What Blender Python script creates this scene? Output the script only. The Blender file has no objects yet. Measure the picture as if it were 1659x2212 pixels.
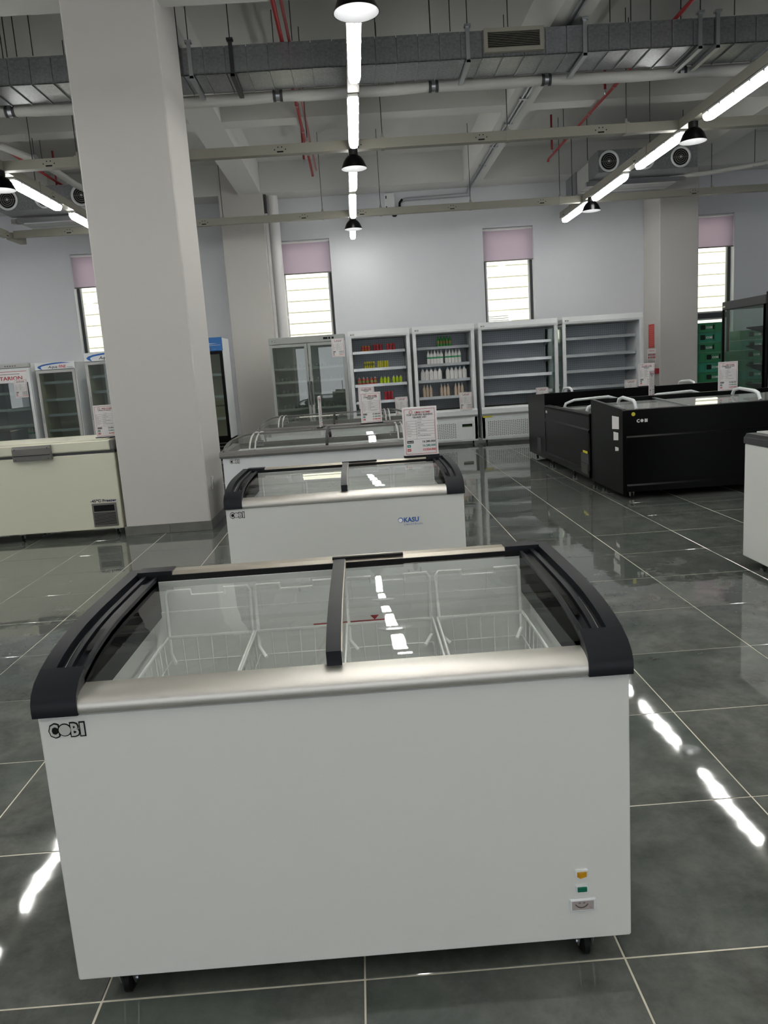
import bpy, math, random
from mathutils import Vector, Matrix
random.seed(7)
C = bpy.context.scene.collection
S = bpy.context.scene

# ------------------------------------------------------------------ camera, sky, sun, exposure
FPX, PITCH, ROLL, YAW, EYE = 1672.1, math.radians(10.514), math.radians(3.835), math.radians(1.209), 1.37
fw = Vector((math.sin(YAW)*math.cos(PITCH), math.cos(YAW)*math.cos(PITCH), -math.sin(PITCH)))
r0 = Vector((math.cos(YAW), -math.sin(YAW), 0)); d0 = fw.cross(r0)
rt = r0*math.cos(ROLL) + d0*math.sin(ROLL); dn = d0*math.cos(ROLL) - r0*math.sin(ROLL)
cam = bpy.data.cameras.new('camera'); co = bpy.data.objects.new('camera', cam); C.objects.link(co)
cam.sensor_fit = 'HORIZONTAL'; cam.sensor_width = 36; cam.lens = FPX/1659*36; cam.clip_start = 0.05
M4 = Matrix((rt, -dn, -fw)).transposed().to_4x4(); M4.translation = (0, 0, EYE)
co.matrix_world = M4
S.camera = co

world = bpy.data.worlds.new('sky'); S.world = world; world.use_nodes = True
bg = world.node_tree.nodes['Background']; bg.inputs[0].default_value = (.93, .96, 1, 1); bg.inputs[1].default_value = 1.55
sl = bpy.data.lights.new('sun', 'SUN'); so = bpy.data.objects.new('sun', sl); C.objects.link(so)
sl.energy = 10; sl.angle = .01; sl.color = (1, .96, .88)
so.rotation_euler = Vector((.12, .5, -.86)).to_track_quat('-Z', 'Y').to_euler()
LAMP = 50.0            # radiance of the bright bands of a fluorescent diffuser
S.view_settings.view_transform = 'Standard'; S.view_settings.look = 'None'
S.view_settings.gamma = 1; S.view_settings.use_curve_mapping = False
S.view_settings.exposure = 0.3
S.cycles.max_bounces = 10; S.cycles.transparent_max_bounces = 24; S.cycles.caustics_reflective = False
S.cycles.caustics_refractive = False; S.cycles.sample_clamp_indirect = 6

# ------------------------------------------------------------------ helpers
def lin(h):
    h = h.lstrip('#'); out = []
    for i in (0, 2, 4):
        c = int(h[i:i+2], 16)/255
        out.append(c/12.92 if c <= .04045 else ((c+.055)/1.055)**2.4)
    return out + [1]
def mat(name, col, rough=.5, metal=0, spec=.5, coat=0, noise=None, bump=None, emit=0):
    m = bpy.data.materials.new(name); m.use_nodes = True; nt = m.node_tree; b = nt.nodes['Principled BSDF']
    c = lin(col) if isinstance(col, str) else list(col)+[1]
    b.inputs['Base Color'].default_value = c; b.inputs['Roughness'].default_value = rough
    b.inputs['Metallic'].default_value = metal; b.inputs['Specular IOR Level'].default_value = spec
    b.inputs['Coat Weight'].default_value = coat
    if emit: b.inputs['Emission Color'].default_value = c; b.inputs['Emission Strength'].default_value = emit
    if noise or bump:
        tc = nt.nodes.new('ShaderNodeTexCoord')
    if noise:                                   # (scale, second colour)
        n = nt.nodes.new('ShaderNodeTexNoise'); n.inputs['Scale'].default_value = noise[0]; n.inputs['Detail'].default_value = 5
        nt.links.new(tc.outputs['Object'], n.inputs['Vector'])
        mx = nt.nodes.new('ShaderNodeMix'); mx.data_type = 'RGBA'; mx.inputs[6].default_value = c
        mx.inputs[7].default_value = lin(noise[1])
        rp = nt.nodes.new('ShaderNodeMapRange'); rp.inputs[1].default_value = .35; rp.inputs[2].default_value = .65
        nt.links.new(n.outputs[0], rp.inputs[0]); nt.links.new(rp.outputs[0], mx.inputs[0]); nt.links.new(mx.outputs[2], b.inputs['Base Color'])
    if bump:                                    # (scale, strength, distance)
        n = nt.nodes.new('ShaderNodeTexNoise'); n.inputs['Scale'].default_value = bump[0]; n.inputs['Detail'].default_value = 3
        nt.links.new(tc.outputs['Object'], n.inputs['Vector'])
        bp = nt.nodes.new('ShaderNodeBump'); bp.inputs['Strength'].default_value = bump[1]; bp.inputs['Distance'].default_value = bump[2]
        nt.links.new(n.outputs[0], bp.inputs['Height']); nt.links.new(bp.outputs[0], b.inputs['Normal'])
    return m
def glass_mat(name, tint, refl=1.0):
    m = bpy.data.materials.new(name); m.use_nodes = True; nt = m.node_tree; nt.nodes.clear()
    o = nt.nodes.new('ShaderNodeOutputMaterial'); mx = nt.nodes.new('ShaderNodeMixShader')
    t = nt.nodes.new('ShaderNodeBsdfTransparent'); t.inputs[0].default_value = lin(tint)
    g = nt.nodes.new('ShaderNodeBsdfGlossy'); g.inputs['Roughness'].default_value = 0.0; g.inputs[0].default_value = (1, 1, 1, 1)
    lw = nt.nodes.new('ShaderNodeLayerWeight'); lw.inputs[0].default_value = .5      # Schlick reflectance of a two-sided pane
    pw = nt.nodes.new('ShaderNodeMath'); pw.operation = 'POWER'; pw.inputs[1].default_value = 5
    mu = nt.nodes.new('ShaderNodeMath'); mu.operation = 'MULTIPLY_ADD'; mu.inputs[1].default_value = .92*refl; mu.inputs[2].default_value = .08*refl; mu.use_clamp = True
    nt.links.new(lw.outputs['Facing'], pw.inputs[0]); nt.links.new(pw.outputs[0], mu.inputs[0]); nt.links.new(mu.outputs[0], mx.inputs[0])
    nt.links.new(t.outputs[0], mx.inputs[1]); nt.links.new(g.outputs[0], mx.inputs[2]); nt.links.new(mx.outputs[0], o.inputs[0])
    return m

class MB:
    def __init__(s): s.v = []; s.f = []; s.m = []
    def add(s, vs, fs, mi=0):
        k = len(s.v); s.v += [tuple(p) for p in vs]
        for f in fs: s.f.append(tuple(i+k for i in f)); s.m.append(mi)
        return s
    def box(s, x0, x1, y0, y1, z0, z1, mi=0):
        v = [(x, y, z) for z in (z0, z1) for y in (y0, y1) for x in (x0, x1)]
        return s.add(v, [(0, 2, 3, 1), (4, 5, 7, 6), (0, 1, 5, 4), (2, 6, 7, 3), (0, 4, 6, 2), (1, 3, 7, 5)], mi)
    def cbox(s, x0, x1, y0, y1, z0, z1, c=.006, mi=0):      # box with chamfered edges
        X = (x0, x1); Y = (y0, y1); Z = (z0, z1); v = []; idx = {}
        for i in (0, 1):
            for j in (0, 1):
                for k in (0, 1):
                    sx, sy, sz = 1-2*i, 1-2*j, 1-2*k
                    for a in range(3):
                        p = [X[i]+sx*c, Y[j]+sy*c, Z[k]+sz*c]; p[a] = (X[i], Y[j], Z[k])[a]
                        idx[(i, j, k, a)] = len(v); v.append(p)
        f = []
        for i in (0, 1): f.append([idx[(i, j, k, 0)] for j, k in ((0, 0), (0, 1), (1, 1), (1, 0))])
        for j in (0, 1): f.append([idx[(i, j, k, 1)] for i, k in ((0, 0), (1, 0), (1, 1), (0, 1))])
        for k in (0, 1): f.append([idx[(i, j, k, 2)] for i, j in ((0, 0), (0, 1), (1, 1), (1, 0))])
        for j in (0, 1):
            for k in (0, 1): f.append([idx[(0, j, k, 1)], idx[(1, j, k, 1)], idx[(1, j, k, 2)], idx[(0, j, k, 2)]])
        for i in (0, 1):
            for k in (0, 1): f.append([idx[(i, 0, k, 0)], idx[(i, 1, k, 0)], idx[(i, 1, k, 2)], idx[(i, 0, k, 2)]])
        for i in (0, 1):
            for j in (0, 1): f.append([idx[(i, j, 0, 0)], idx[(i, j, 1, 0)], idx[(i, j, 1, 1)], idx[(i, j, 0, 1)]])
        for i in (0, 1):
            for j in (0, 1):
                for k in (0, 1): f.append([idx[(i, j, k, a)] for a in range(3)])
        ce = Vector(((x0+x1)/2, (y0+y1)/2, (z0+z1)/2)); g = []
        for q in f:
            a, b, d = (Vector(v[t]) for t in q[:3]); n = (b-a).cross(d-a)
            cen = sum((Vector(v[t]) for t in q), Vector())/len(q)
            g.append(tuple(q) if n.dot(cen-ce) > 0 else tuple(reversed(q)))
        return s.add(v, g, mi)
    def prism(s, poly, ax, a0, a1, mi=0):                   # poly in the two other axes, extruded along ax
        n = len(poly)
        def P(p, a): return {'x': (a, p[0], p[1]), 'y': (p[0], a, p[1]), 'z': (p[0], p[1], a)}[ax]
        v = [P(p, a0) for p in poly] + [P(p, a1) for p in poly]
        ar = sum(poly[i][0]*poly[(i+1) % n][1]-poly[(i+1) % n][0]*poly[i][1] for i in range(n))
        flip = (ar > 0) != (ax == 'y')
        if a1 < a0: flip = not flip
        f = [tuple(range(n)), tuple(range(2*n-1, n-1, -1))] + [((i+1) % n, i, n+i, n+(i+1) % n) for i in range(n)]
        if flip: f = [tuple(reversed(q)) for q in f]
        return s.add(v, f, mi)
    def tube(s, pts, r, n=8, mi=0, cap=True):
        pts = [Vector(p) for p in pts]; rings = []; up = None
        for i, p in enumerate(pts):
            t = ((pts[min(i+1, len(pts)-1)]-p).normalized() + (p-pts[max(i-1, 0)]).normalized()).normalized()
            if up is None: up = Vector((0, 0, 1)) if abs(t.z) < .9 else Vector((1, 0, 0))
            a = t.cross(up).normalized(); up = a.cross(t).normalized()
            rr = r[i] if isinstance(r, (list, tuple)) else r
            rings.append([p + (a*math.cos(2*math.pi*k/n) + up*math.sin(2*math.pi*k/n))*rr for k in range(n)])
        v = [q for R in rings for q in R]; f = []
        for i in range(len(pts)-1):
            for k in range(n): f.append((i*n+k, (i+1)*n+k, (i+1)*n+(k+1) % n, i*n+(k+1) % n))
        if cap: f += [tuple(range(n)), tuple(range(len(v)-1, len(v)-n-1, -1))]
        return s.add(v, f, mi)
    def lathe(s, prof, c=(0, 0, 0), n=24, mi=0, ax='z', ph=0):    # prof: (radius, height)
        v = []; f = []
        for r, h in prof:
            for k in range(n):
                a = 2*math.pi*(k+ph)/n; q = (r*math.cos(a), r*math.sin(a), h)
                if ax == 'y': q = (q[0], -q[2], q[1])
                if ax == 'x': q = (q[2], q[0], q[1])
                v.append((c[0]+q[0], c[1]+q[1], c[2]+q[2]))
        for i in range(len(prof)-1):
            for k in range(n): f.append((i*n+k, i*n+(k+1) % n, (i+1)*n+(k+1) % n, (i+1)*n+k))
        return s.add(v, f, mi)
    def disc(s, c, r, n=20, ax='y', mi=0):
        v = []
        for k in range(n):
            a = 2*math.pi*k/n; x, y = r*math.cos(a), r*math.sin(a)
            v.append({'y': (c[0]+x, c[1], c[2]+y), 'z': (c[0]+x, c[1]+y, c[2]), 'x': (c[0], c[1]-x, c[2]+y)}[ax])
        return s.add(v, [tuple(range(n))], mi)
    def quad(s, a, b, c, d, mi=0): return s.add([a, b, c, d], [(0, 1, 2, 3)], mi)
    def rect(s, x0, x1, z0, z1, y, mi=0): return s.quad((x0, y, z0), (x1, y, z0), (x1, y, z1), (x0, y, z1), mi)
    def text(s, t, h, pos, mi=0, al='L', bold=0, ext=0, rx=(1, 0, 0), ry=(0, 0, 1), shear=0, sx=1, width=None):
        # h = cap height; pos = base point; rx, ry = reading and up directions
        vs, fs, w = glyphs(t, bold, shear)
        k = h/.70; kx = k*sx
        if width: kx = width/w
        off = {'L': 0, 'C': -w*kx/2, 'R': -w*kx}[al]
        P, X, Y = Vector(pos), Vector(rx), Vector(ry)
        return s.add([P + X*(x*kx+off) + Y*(y*k) for x, y in vs], fs, mi)
    def build(s, name, mats, parent=None, smooth=None, loc=None, kind=None):
        me = bpy.data.meshes.new(name); me.from_pydata(s.v, [], s.f)
        for m in (mats if isinstance(mats, (list, tuple)) else [mats]): me.materials.append(m)
        me.polygons.foreach_set('material_index', s.m)
        if smooth:
            me.polygons.foreach_set('use_smooth', [True]*len(s.f)); me.set_sharp_from_angle(angle=math.radians(smooth))
        me.update()
        return link(name, me, parent, loc, kind)
def link(name, me, parent=None, loc=None, kind=None):
    o = bpy.data.objects.new(name, me); C.objects.link(o)
    if parent: o.parent = parent
    if loc: o.location = loc
    if kind: o['kind'] = kind
    return o
_g = {}
def glyphs(t, bold, shear):
    if (t, bold, shear) not in _g:
        cu = bpy.data.curves.new('lettering', 'FONT'); cu.body = t; cu.offset = bold; cu.shear = shear; cu.resolution_u = 2
        o = bpy.data.objects.new('lettering', cu); me = bpy.data.meshes.new_from_object(o)
        vs = [(v.co.x, v.co.y) for v in me.vertices]; fs = [tuple(p.vertices) for p in me.polygons]
        x0 = min([v[0] for v in vs] or [0]); x1 = max([v[0] for v in vs] or [1])
        _g[(t, bold, shear)] = ([(x-x0, y) for x, y in vs], fs, max(x1-x0, 1e-3))
        bpy.data.objects.remove(o); bpy.data.curves.remove(cu); bpy.data.meshes.remove(me)
    return _g[(t, bold, shear)]
def tag(o, label, cat, group=None):
    o['label'] = label; o['category'] = cat
    if group: o['group'] = group
    return o
def thing(name, label, cat, loc=(0, 0, 0), rz=0, group=None):
    o = bpy.data.objects.new(name, None); C.objects.link(o); o.empty_display_size = .1
    o.location = loc; o.rotation_euler = (0, 0, rz)
    return tag(o, label, cat, group)
def struct(name, mb, m, parent=None, smooth=None):
    return mb.build(name, m, parent, smooth, kind='structure')
def dup(root, loc, label, rz=None, group=None):
    r = root.copy(); C.objects.link(r); r.location = loc; r['label'] = label
    if rz is not None: r.rotation_euler = (0, 0, rz)
    if group: r['group'] = group
    for ch in list(root.children):
        c = ch.copy(); C.objects.link(c); c.parent = r
        for g in list(ch.children):
            d = g.copy(); C.objects.link(d); d.parent = c
    return r

# ------------------------------------------------------------------ materials
WALL = mat('wall paint', '#d9dbe0', .85)
CEIL = mat('ceiling paint', '#cfcfcc', .9)
COLM = mat('column paint', '#c8c5c1', .8)
WHITE = mat('white powder coat', '#dedfdb', .32, spec=.45)
WHITE2 = mat('white enamel', '#dfe3e4', .4)
CREAM = mat('cream enamel', '#d9d8c4', .4)
LINER = mat('liner', '#f0f2f0', .45)
NAVY = mat('navy black plastic', '#0f1219', .42, spec=.3)
BLACK = mat('black gloss', '#020203', .3, spec=.12)
DBLACK = mat('black matt', '#060607', .6, spec=.25)
ALU = mat('brushed aluminium', '#d2cfc8', .38, metal=1, bump=(900, .25, .001))
ALUD = mat('aluminium strip', '#b9b3a6', .4, metal=.8)
STEEL = mat('zinc steel', '#b8bcc0', .35, metal=1)
CHROME = mat('chrome', '#d8d8d8', .12, metal=1)
GREYP = mat('grey plastic', '#6d6c69', .45)
DGREY = mat('dark grey plastic', '#3a3b3d', .5)
LGREY = mat('light grey plastic', '#b5b6b4', .45)
COOLIN = mat('cooler interior', '#c0c8cf', .5)
SHELF = mat('shelf metal', '#aab0b4', .35, metal=.4)
GALV = mat('galvanised duct steel', '#9b9ea1', .33, metal=.85, noise=(40, '#878a8d'), bump=(9, .25, .012))
INSUL = mat('pipe wrap', '#c3c3bf', .75, bump=(30, .3, .01))
TRAYM = mat('tray enamel', '#939186', .55)
ROD = mat('threaded rod', '#3b3c3d', .5, metal=.6)
REDP = mat('red pipe paint', '#8f2426', .35)
PVC = mat('white pvc', '#e2e2e2', .4)
PINK = mat('pink blind', '#d6cbd9', .8)
_t = PINK.node_tree.nodes.new('ShaderNodeBsdfTranslucent'); _t.inputs[0].default_value = lin('#d6cbd9')
_m = PINK.node_tree.nodes.new('ShaderNodeMixShader'); _m.inputs[0].default_value = .6
PINK.node_tree.links.new(PINK.node_tree.nodes['Principled BSDF'].outputs[0], _m.inputs[1]); PINK.node_tree.links.new(_t.outputs[0], _m.inputs[2]); PINK.node_tree.links.new(_m.outputs[0], PINK.node_tree.nodes['Material Output'].inputs[0])
FRAME = mat('dark window frame', '#3d4043', .5)
SKIRT = mat('skirting stone', '#5d5d58', .35, noise=(6, '#6c6c66'))
GLASS = glass_mat('clear glass', '#fafcfa', .9)
GLASSD = glass_mat('door glass', '#e3e9e5', 1.0)
GLASSG = glass_mat('green tinted glass', '#e6f0ec', 1.0)
WPANE = glass_mat('window glass', '#f4f7f4', .8)
SIDING = mat('cream siding', '#ece8da', .7)
HEDGE = mat('dark boundary wall', '#2c3a33', .8)
INK = mat('black ink', '#262626', .6)
RED = mat('red ink', '#a62a32', .6)
TEAL = mat('teal ink', '#1f7f73', .6)
REDT = mat('bright red ink', '#c4353a', .6)
PAPER = mat('white board', '#e6e3e2', .45)
SILVER = mat('silver badge', '#c9c9c4', .35, metal=.3)
BLUE = mat('blue print', '#1f5fb0', .5)
BLUEH = mat('blue header', '#1d66ad', .4)
WIRE = mat('white wire', '#f4f6f4', .4)
YEL = mat('amber lens', '#c99313', .25)
GRN = mat('green lens', '#0b6a50', .2)
YLAB = mat('yellow label', '#cfc12c', .5)
CRATE = mat('green crate plastic', '#1f7a4c', .4)
CRATE2 = mat('teal crate plastic', '#26876b', .4)
CRATED = mat('crate opening', '#06120c', .8)
BULB = mat('bell led', '#ffffff', .5, emit=6)
BELLIN = mat('bell white inside', '#f2f2f2', .5)

DIFF = bpy.data.materials.new('lit diffuser'); DIFF.use_nodes = True
nt = DIFF.node_tree; nt.nodes.clear()
o_ = nt.nodes.new('ShaderNodeOutputMaterial'); e_ = nt.nodes.new('ShaderNodeEmission'); t_ = nt.nodes.new('ShaderNodeTexCoord')
sx_ = nt.nodes.new('ShaderNodeSeparateXYZ'); ab = nt.nodes.new('ShaderNodeMath'); ab.operation = 'ABSOLUTE'
mr = nt.nodes.new('ShaderNodeMapRange'); mr.inputs[1].default_value = .008; mr.inputs[2].default_value = .016; mr.inputs[3].default_value = LAMP*.28; mr.inputs[4].default_value = LAMP
mr2 = nt.nodes.new('ShaderNodeMapRange'); mr2.inputs[1].default_value = .03; mr2.inputs[2].default_value = .038; mr2.inputs[3].default_value = 1; mr2.inputs[4].default_value = .25
ml = nt.nodes.new('ShaderNodeMath'); ml.operation = 'MULTIPLY'
nt.links.new(t_.outputs['Object'], sx_.inputs[0]); nt.links.new(sx_.outputs[0], ab.inputs[0])
nt.links.new(ab.outputs[0], mr.inputs[0]); nt.links.new(ab.outputs[0], mr2.inputs[0])
nt.links.new(mr.outputs[0], ml.inputs[0]); nt.links.new(mr2.outputs[0], ml.inputs[1]); nt.links.new(ml.outputs[0], e_.inputs[1])
e_.inputs[0].default_value = (1, .985, .94, 1); nt.links.new(e_.outputs[0], o_.inputs[0])

TILE = bpy.data.materials.new('polished stone tile'); TILE.use_nodes = True
nt = TILE.node_tree; b = nt.nodes['Principled BSDF']; geo = nt.nodes.new('ShaderNodeNewGeometry'); oi = nt.nodes.new('ShaderNodeObjectInfo')
ad = nt.nodes.new('ShaderNodeVectorMath'); ad.operation = 'MULTIPLY_ADD'
cx = nt.nodes.new('ShaderNodeCombineXYZ'); mrr = nt.nodes.new('ShaderNodeMath'); mrr.operation = 'MULTIPLY'; mrr.inputs[1].default_value = 40
nt.links.new(oi.outputs['Random'], mrr.inputs[0]); nt.links.new(mrr.outputs[0], cx.inputs[2])
ad.inputs[1].default_value = (1, 1, 1); nt.links.new(geo.outputs['Position'], ad.inputs[0]); nt.links.new(cx.outputs[0], ad.inputs[2])
n1 = nt.nodes.new('ShaderNodeTexNoise'); n1.inputs['Scale'].default_value = 4.5; n1.inputs['Detail'].default_value = 12; n1.inputs['Roughness'].default_value = .7; n1.inputs['Distortion'].default_value = .15
n2 = nt.nodes.new('ShaderNodeTexNoise'); n2.inputs['Scale'].default_value = 1.7; n2.inputs['Detail'].default_value = 4
for n in (n1, n2): nt.links.new(ad.outputs[0], n.inputs['Vector'])
cr = nt.nodes.new('ShaderNodeValToRGB'); cr.color_ramp.elements[0].position = .3; cr.color_ramp.elements[1].position = .74
cr.color_ramp.elements[0].color = lin('#464844'); cr.color_ramp.elements[1].color = lin('#777a75')
mc = nt.nodes.new('ShaderNodeMix'); mc.data_type = 'RGBA'; mc.blend_type = 'MIX'; mc.inputs[7].default_value = lin('#4c5853')
m2 = nt.nodes.new('ShaderNodeMapRange'); m2.inputs[1].default_value = .45; m2.inputs[2].default_value = .65; m2.inputs[4].default_value = .55
nt.links.new(n1.outputs[0], cr.inputs[0]); nt.links.new(cr.outputs[0], mc.inputs[6]); nt.links.new(n2.outputs[0], m2.inputs[0]); nt.links.new(m2.outputs[0], mc.inputs[0])
nt.links.new(mc.outputs[2], b.inputs['Base Color']); b.inputs['Roughness'].default_value = .04; b.inputs['Specular IOR Level'].default_value = .8
n3 = nt.nodes.new('ShaderNodeTexNoise'); n3.inputs['Scale'].default_value = 7; n3.inputs['Detail'].default_value = 1
nt.links.new(geo.outputs['Position'], n3.inputs['Vector'])
bp = nt.nodes.new('ShaderNodeBump'); bp.inputs['Strength'].default_value = .06; bp.inputs['Distance'].default_value = .008
nt.links.new(n3.outputs[0], bp.inputs['Height']); nt.links.new(bp.outputs[0], b.inputs['Normal'])
GROUT = mat('tile grout', '#d8d2c2', .9, spec=.2)

PERF = bpy.data.materials.new('perforated back panel'); PERF.use_nodes = True
nt = PERF.node_tree; b = nt.nodes['Principled BSDF']; tc = nt.nodes.new('ShaderNodeTexCoord')
mp = nt.nodes.new('ShaderNodeVectorMath'); mp.operation = 'SCALE'; mp.inputs[3].default_value = 28
fr = nt.nodes.new('ShaderNodeVectorMath'); fr.operation = 'FRACTION'; sb = nt.nodes.new('ShaderNodeVectorMath'); sb.operation = 'SUBTRACT'; sb.inputs[1].default_value = (.5, .5, .5)
sp = nt.nodes.new('ShaderNodeSeparateXYZ'); cb = nt.nodes.new('ShaderNodeCombineXYZ'); ln = nt.nodes.new('ShaderNodeVectorMath'); ln.operation = 'LENGTH'
gt = nt.nodes.new('ShaderNodeMath'); gt.operation = 'LESS_THAN'; gt.inputs[1].default_value = .2
mx = nt.nodes.new('ShaderNodeMix'); mx.data_type = 'RGBA'; mx.inputs[6].default_value = lin('#c3cad3'); mx.inputs[7].default_value = lin('#878f99')
nt.links.new(tc.outputs['Object'], mp.inputs[0]); nt.links.new(mp.outputs[0], fr.inputs[0]); nt.links.new(fr.outputs[0], sb.inputs[0]); nt.links.new(sb.outputs[0], sp.inputs[0])
nt.links.new(sp.outputs[0], cb.inputs[0]); nt.links.new(sp.outputs[2], cb.inputs[1]); nt.links.new(cb.outputs[0], ln.inputs[0]); nt.links.new(ln.outputs['Value'], gt.inputs[0])
nt.links.new(gt.outputs[0], mx.inputs[0]); nt.links.new(mx.outputs[2], b.inputs['Base Color']); b.inputs['Roughness'].default_value = .45

# ------------------------------------------------------------------ the room
XL, XR, YB, YF = -13.0, 13.0, 15.0, -7.0          # left, right, back wall, wall behind the camera
ZC, ZB = 5.03, 4.52                               # slab, beam undersides
floor = struct('floor', MB().box(XL, XR, YF, YB, -.15, -.0012), GROUT)
T, OX, OY = .5998, -.6817, 1.55
def tile_mesh(h=.2981, c=.0015):
    return MB().cbox(-h, h, -h, h, -.012, 0, c)
tm = tile_mesh().build('tile', TILE, floor); tm0 = tm.data
def seen(x, y):
    p = Vector((x, y, -EYE)); z = p.dot(fw)
    if z < .3: return None
    u, v = p.dot(rt)/z*FPX, p.dot(dn)/z*FPX
    return z if abs(u) < 829+160 and v < 1106+160 else None
cells = [(seen(OX+T*(i+.5), OY+T*(j+.5)), i, j) for i in range(-21, 24) for j in range(-15, 23)]
cells = [c for c in cells if XL+.3 < OX+T*(c[1]+.5) < XR-.3 and YF+.3 < OY+T*(c[2]+.5) < YB-.3]
vis = sorted([c for c in cells if c[0]])[:300]; near = {(c[1], c[2]) for c in vis}
first = True; rest = MB()
for _, i, j in sorted(vis):
    o = tm if first else tm.copy()
    if not first: C.objects.link(o)
    first = False
    o.location = (OX+T*(i+.5), OY+T*(j+.5), 0)
    o.rotation_euler = (random.gauss(0, .0009), random.gauss(0, .0009), random.choice((0, math.pi)))
for _, i, j in cells:
    if (i, j) in near: continue
    x, y = OX+T*(i+.5), OY+T*(j+.5); a, bb = random.gauss(0, .0009), random.gauss(0, .0009); k = len(rest.v)
    rest.cbox(x-.2981, x+.2981, y-.2981, y+.2981, -.012, 0, .0015)
    for q in range(k, len(rest.v)):
        px, py, pz = rest.v[q]; rest.v[q] = (px, py, pz+(px-x)*a+(py-y)*bb)
rest.build('far_tiles', TILE, floor, kind='stuff')

# windows: (x0, x1)
WIN = [(-5.13, -4.18), (-1.31, -.36), (2.49, 3.43), (6.28, 7.23)]
WZ0, WZ1 = .75, 3.79
wb = MB(); xs = XL
for a, c in WIN + [(XR, XR)]:
    wb.box(xs, a, YB, YB+.26, 0, ZC)
    if c > a: wb.box(a, c, YB, YB+.26, WZ1, ZC); wb.box(a, c, YB, YB+.26, 0, WZ0)
    xs = c
struct('wall_back', wb, WALL)
def side_wall(name, x0, x1):
    m = MB(); y = YF
    for a in (-5.2, -1.4, 2.4, 6.2, 10, 13):
        m.box(x0, x1, y, a, 0, ZC)
        if a < 13: m.box(x0, x1, a, a+1.6, 0, .8); m.box(x0, x1, a, a+1.6, 3.8, ZC); y = a+1.6
    m.box(x0, x1, 13, YB, 0, ZC)
    struct(name, m, WALL)
side_wall('wall_left', XL-.26, XL); side_wall('wall_right', XR, XR+.26)
m = MB(); x = XL
for a in (-10.5, -5.2, -1.6, 2.0, 6.3):
    m.box(x, a, YF-.26, YF, 0, ZC); m.box(a, a+3.2, YF-.26, YF, 2.4, ZC); x = a+3.2
m.box(x, XR, YF-.26, YF, 0, ZC)
struct('wall_front', m, WALL)
struct('ceiling', MB().box(XL-.26, XR+.26, YF-.26, YB+.26, ZC, ZC+.2), CEIL)
def beam(n, x0, x1, y0, y1): struct('trim_%d' % n, MB().box(x0, x1, y0, y1, ZB, ZC), CEIL)
k = 0
for y0, y1 in ((-1.15, -.85), (3.1, 3.4), (7.05, 7.35), (10.46, 10.74), (14.43, 14.98)):
    k += 1; beam(k, XL, XR, y0, y1)
for x0, x1 in ((-9.6, -9.24), (-5.5, -5.14), (-1.875, -1.485), (2.1, 2.435), (5.8, 6.2), (9.6, 9.96)):
    k += 1; struct('trim_%d' % k, MB().box(x0, x1, YF, 14.43, ZB-.003, ZC), CEIL)

def column(x0, x1, y0, y1, skirt):
    o = struct('column', MB().cbox(x0, x1, y0, y1, 0, ZC, .012), COLM)
    if skirt:
        h = .087; t = .012; xm = x0+(x1-x0)*.515
        for a, c in ((x0-t, xm-.0015), (xm+.0015, x1+t)): MB().cbox(a, c, y0-t, y0, 0, h, .002).build('skirting_tile', SKIRT, o)
        ym = (y0+y1)/2+.1
        for a, c in ((y0, ym-.0015), (ym+.0015, y1)): MB().cbox(x1, x1+t, a, c, 0, h, .002).build('skirting_tile', SKIRT, o)
    return o
column(-2.24, -1.46, 7.1, 7.95, True)
column(-2.23, -1.46, 14.42, 14.995, False)
column(5.5, 6.2, 14.2, 14.995, False)
column(-9.9, -9.1, 7.1, 7.95, True); column(6.7, 7.5, 7.1-8, 7.95-8, True)

for i, (a, c) in enumerate(WIN):
    w = MB(); y0, y1 = YB+.15, YB+.21; f = .05
    w.box(a, a+f, y0, y1, WZ0, WZ1); w.box(c-f, c, y0, y1, WZ0, WZ1); w.box(a+f, c-f, y0, y1, WZ0, WZ0+f)
    w.box(a+f, c-f, y0, y1, WZ1-f, WZ1); w.box(a+f, c-f, y0-.01, y1, 1.9, 2.0)
    o = struct('window_%d' % (i+1), w, FRAME)
    s_ = MB(); g = .03
    for z0, z1 in ((WZ0+f, 1.9), (2.0, WZ1-f)):
        s_.box(a+f, a+f+g, y0+.015, y1-.01, z0, z1); s_.box(c-f-g, c-f, y0+.015, y1-.01, z0, z1)
        s_.box(a+f+g, c-f-g, y0+.015, y1-.01, z0, z0+g); s_.box(a+f+g, c-f-g, y0+.015, y1-.01, z1-g, z1)
    s_.build('sash', PVC, o)
    for z0, z1 in ((WZ0+f+g, 1.9-g), (2.0+g, WZ1-f-g)): MB().box(a+f+g, c-f-g, y0+.03, y0+.036, z0, z1).build('pane', WPANE, o)
WHERE = ['in the far left window, half hidden by the column', 'in the window beside the white drain pipe', 'in the window above the row of open coolers', 'in the right-hand window above the green crates']
for i, (a, c) in enumerate(WIN):
    t = thing('roller_blind', 'pale pink roller blind '+WHERE[i], 'blind', (a, YB+.03, 0), group=None)
    wd = c-a
    MB().box(.006, wd-.006, 0, .004, 3.2, 3.74).build('cloth', PINK, t)
    MB().tube([(.006, .025, 3.765), (wd-.006, .025, 3.765)], .022, 10).build('roller', PVC, t, 40)
    MB().box(.006, wd-.006, -.005, .009, 3.185, 3.205).build('bottom_bar', GREYP, t)

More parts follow.
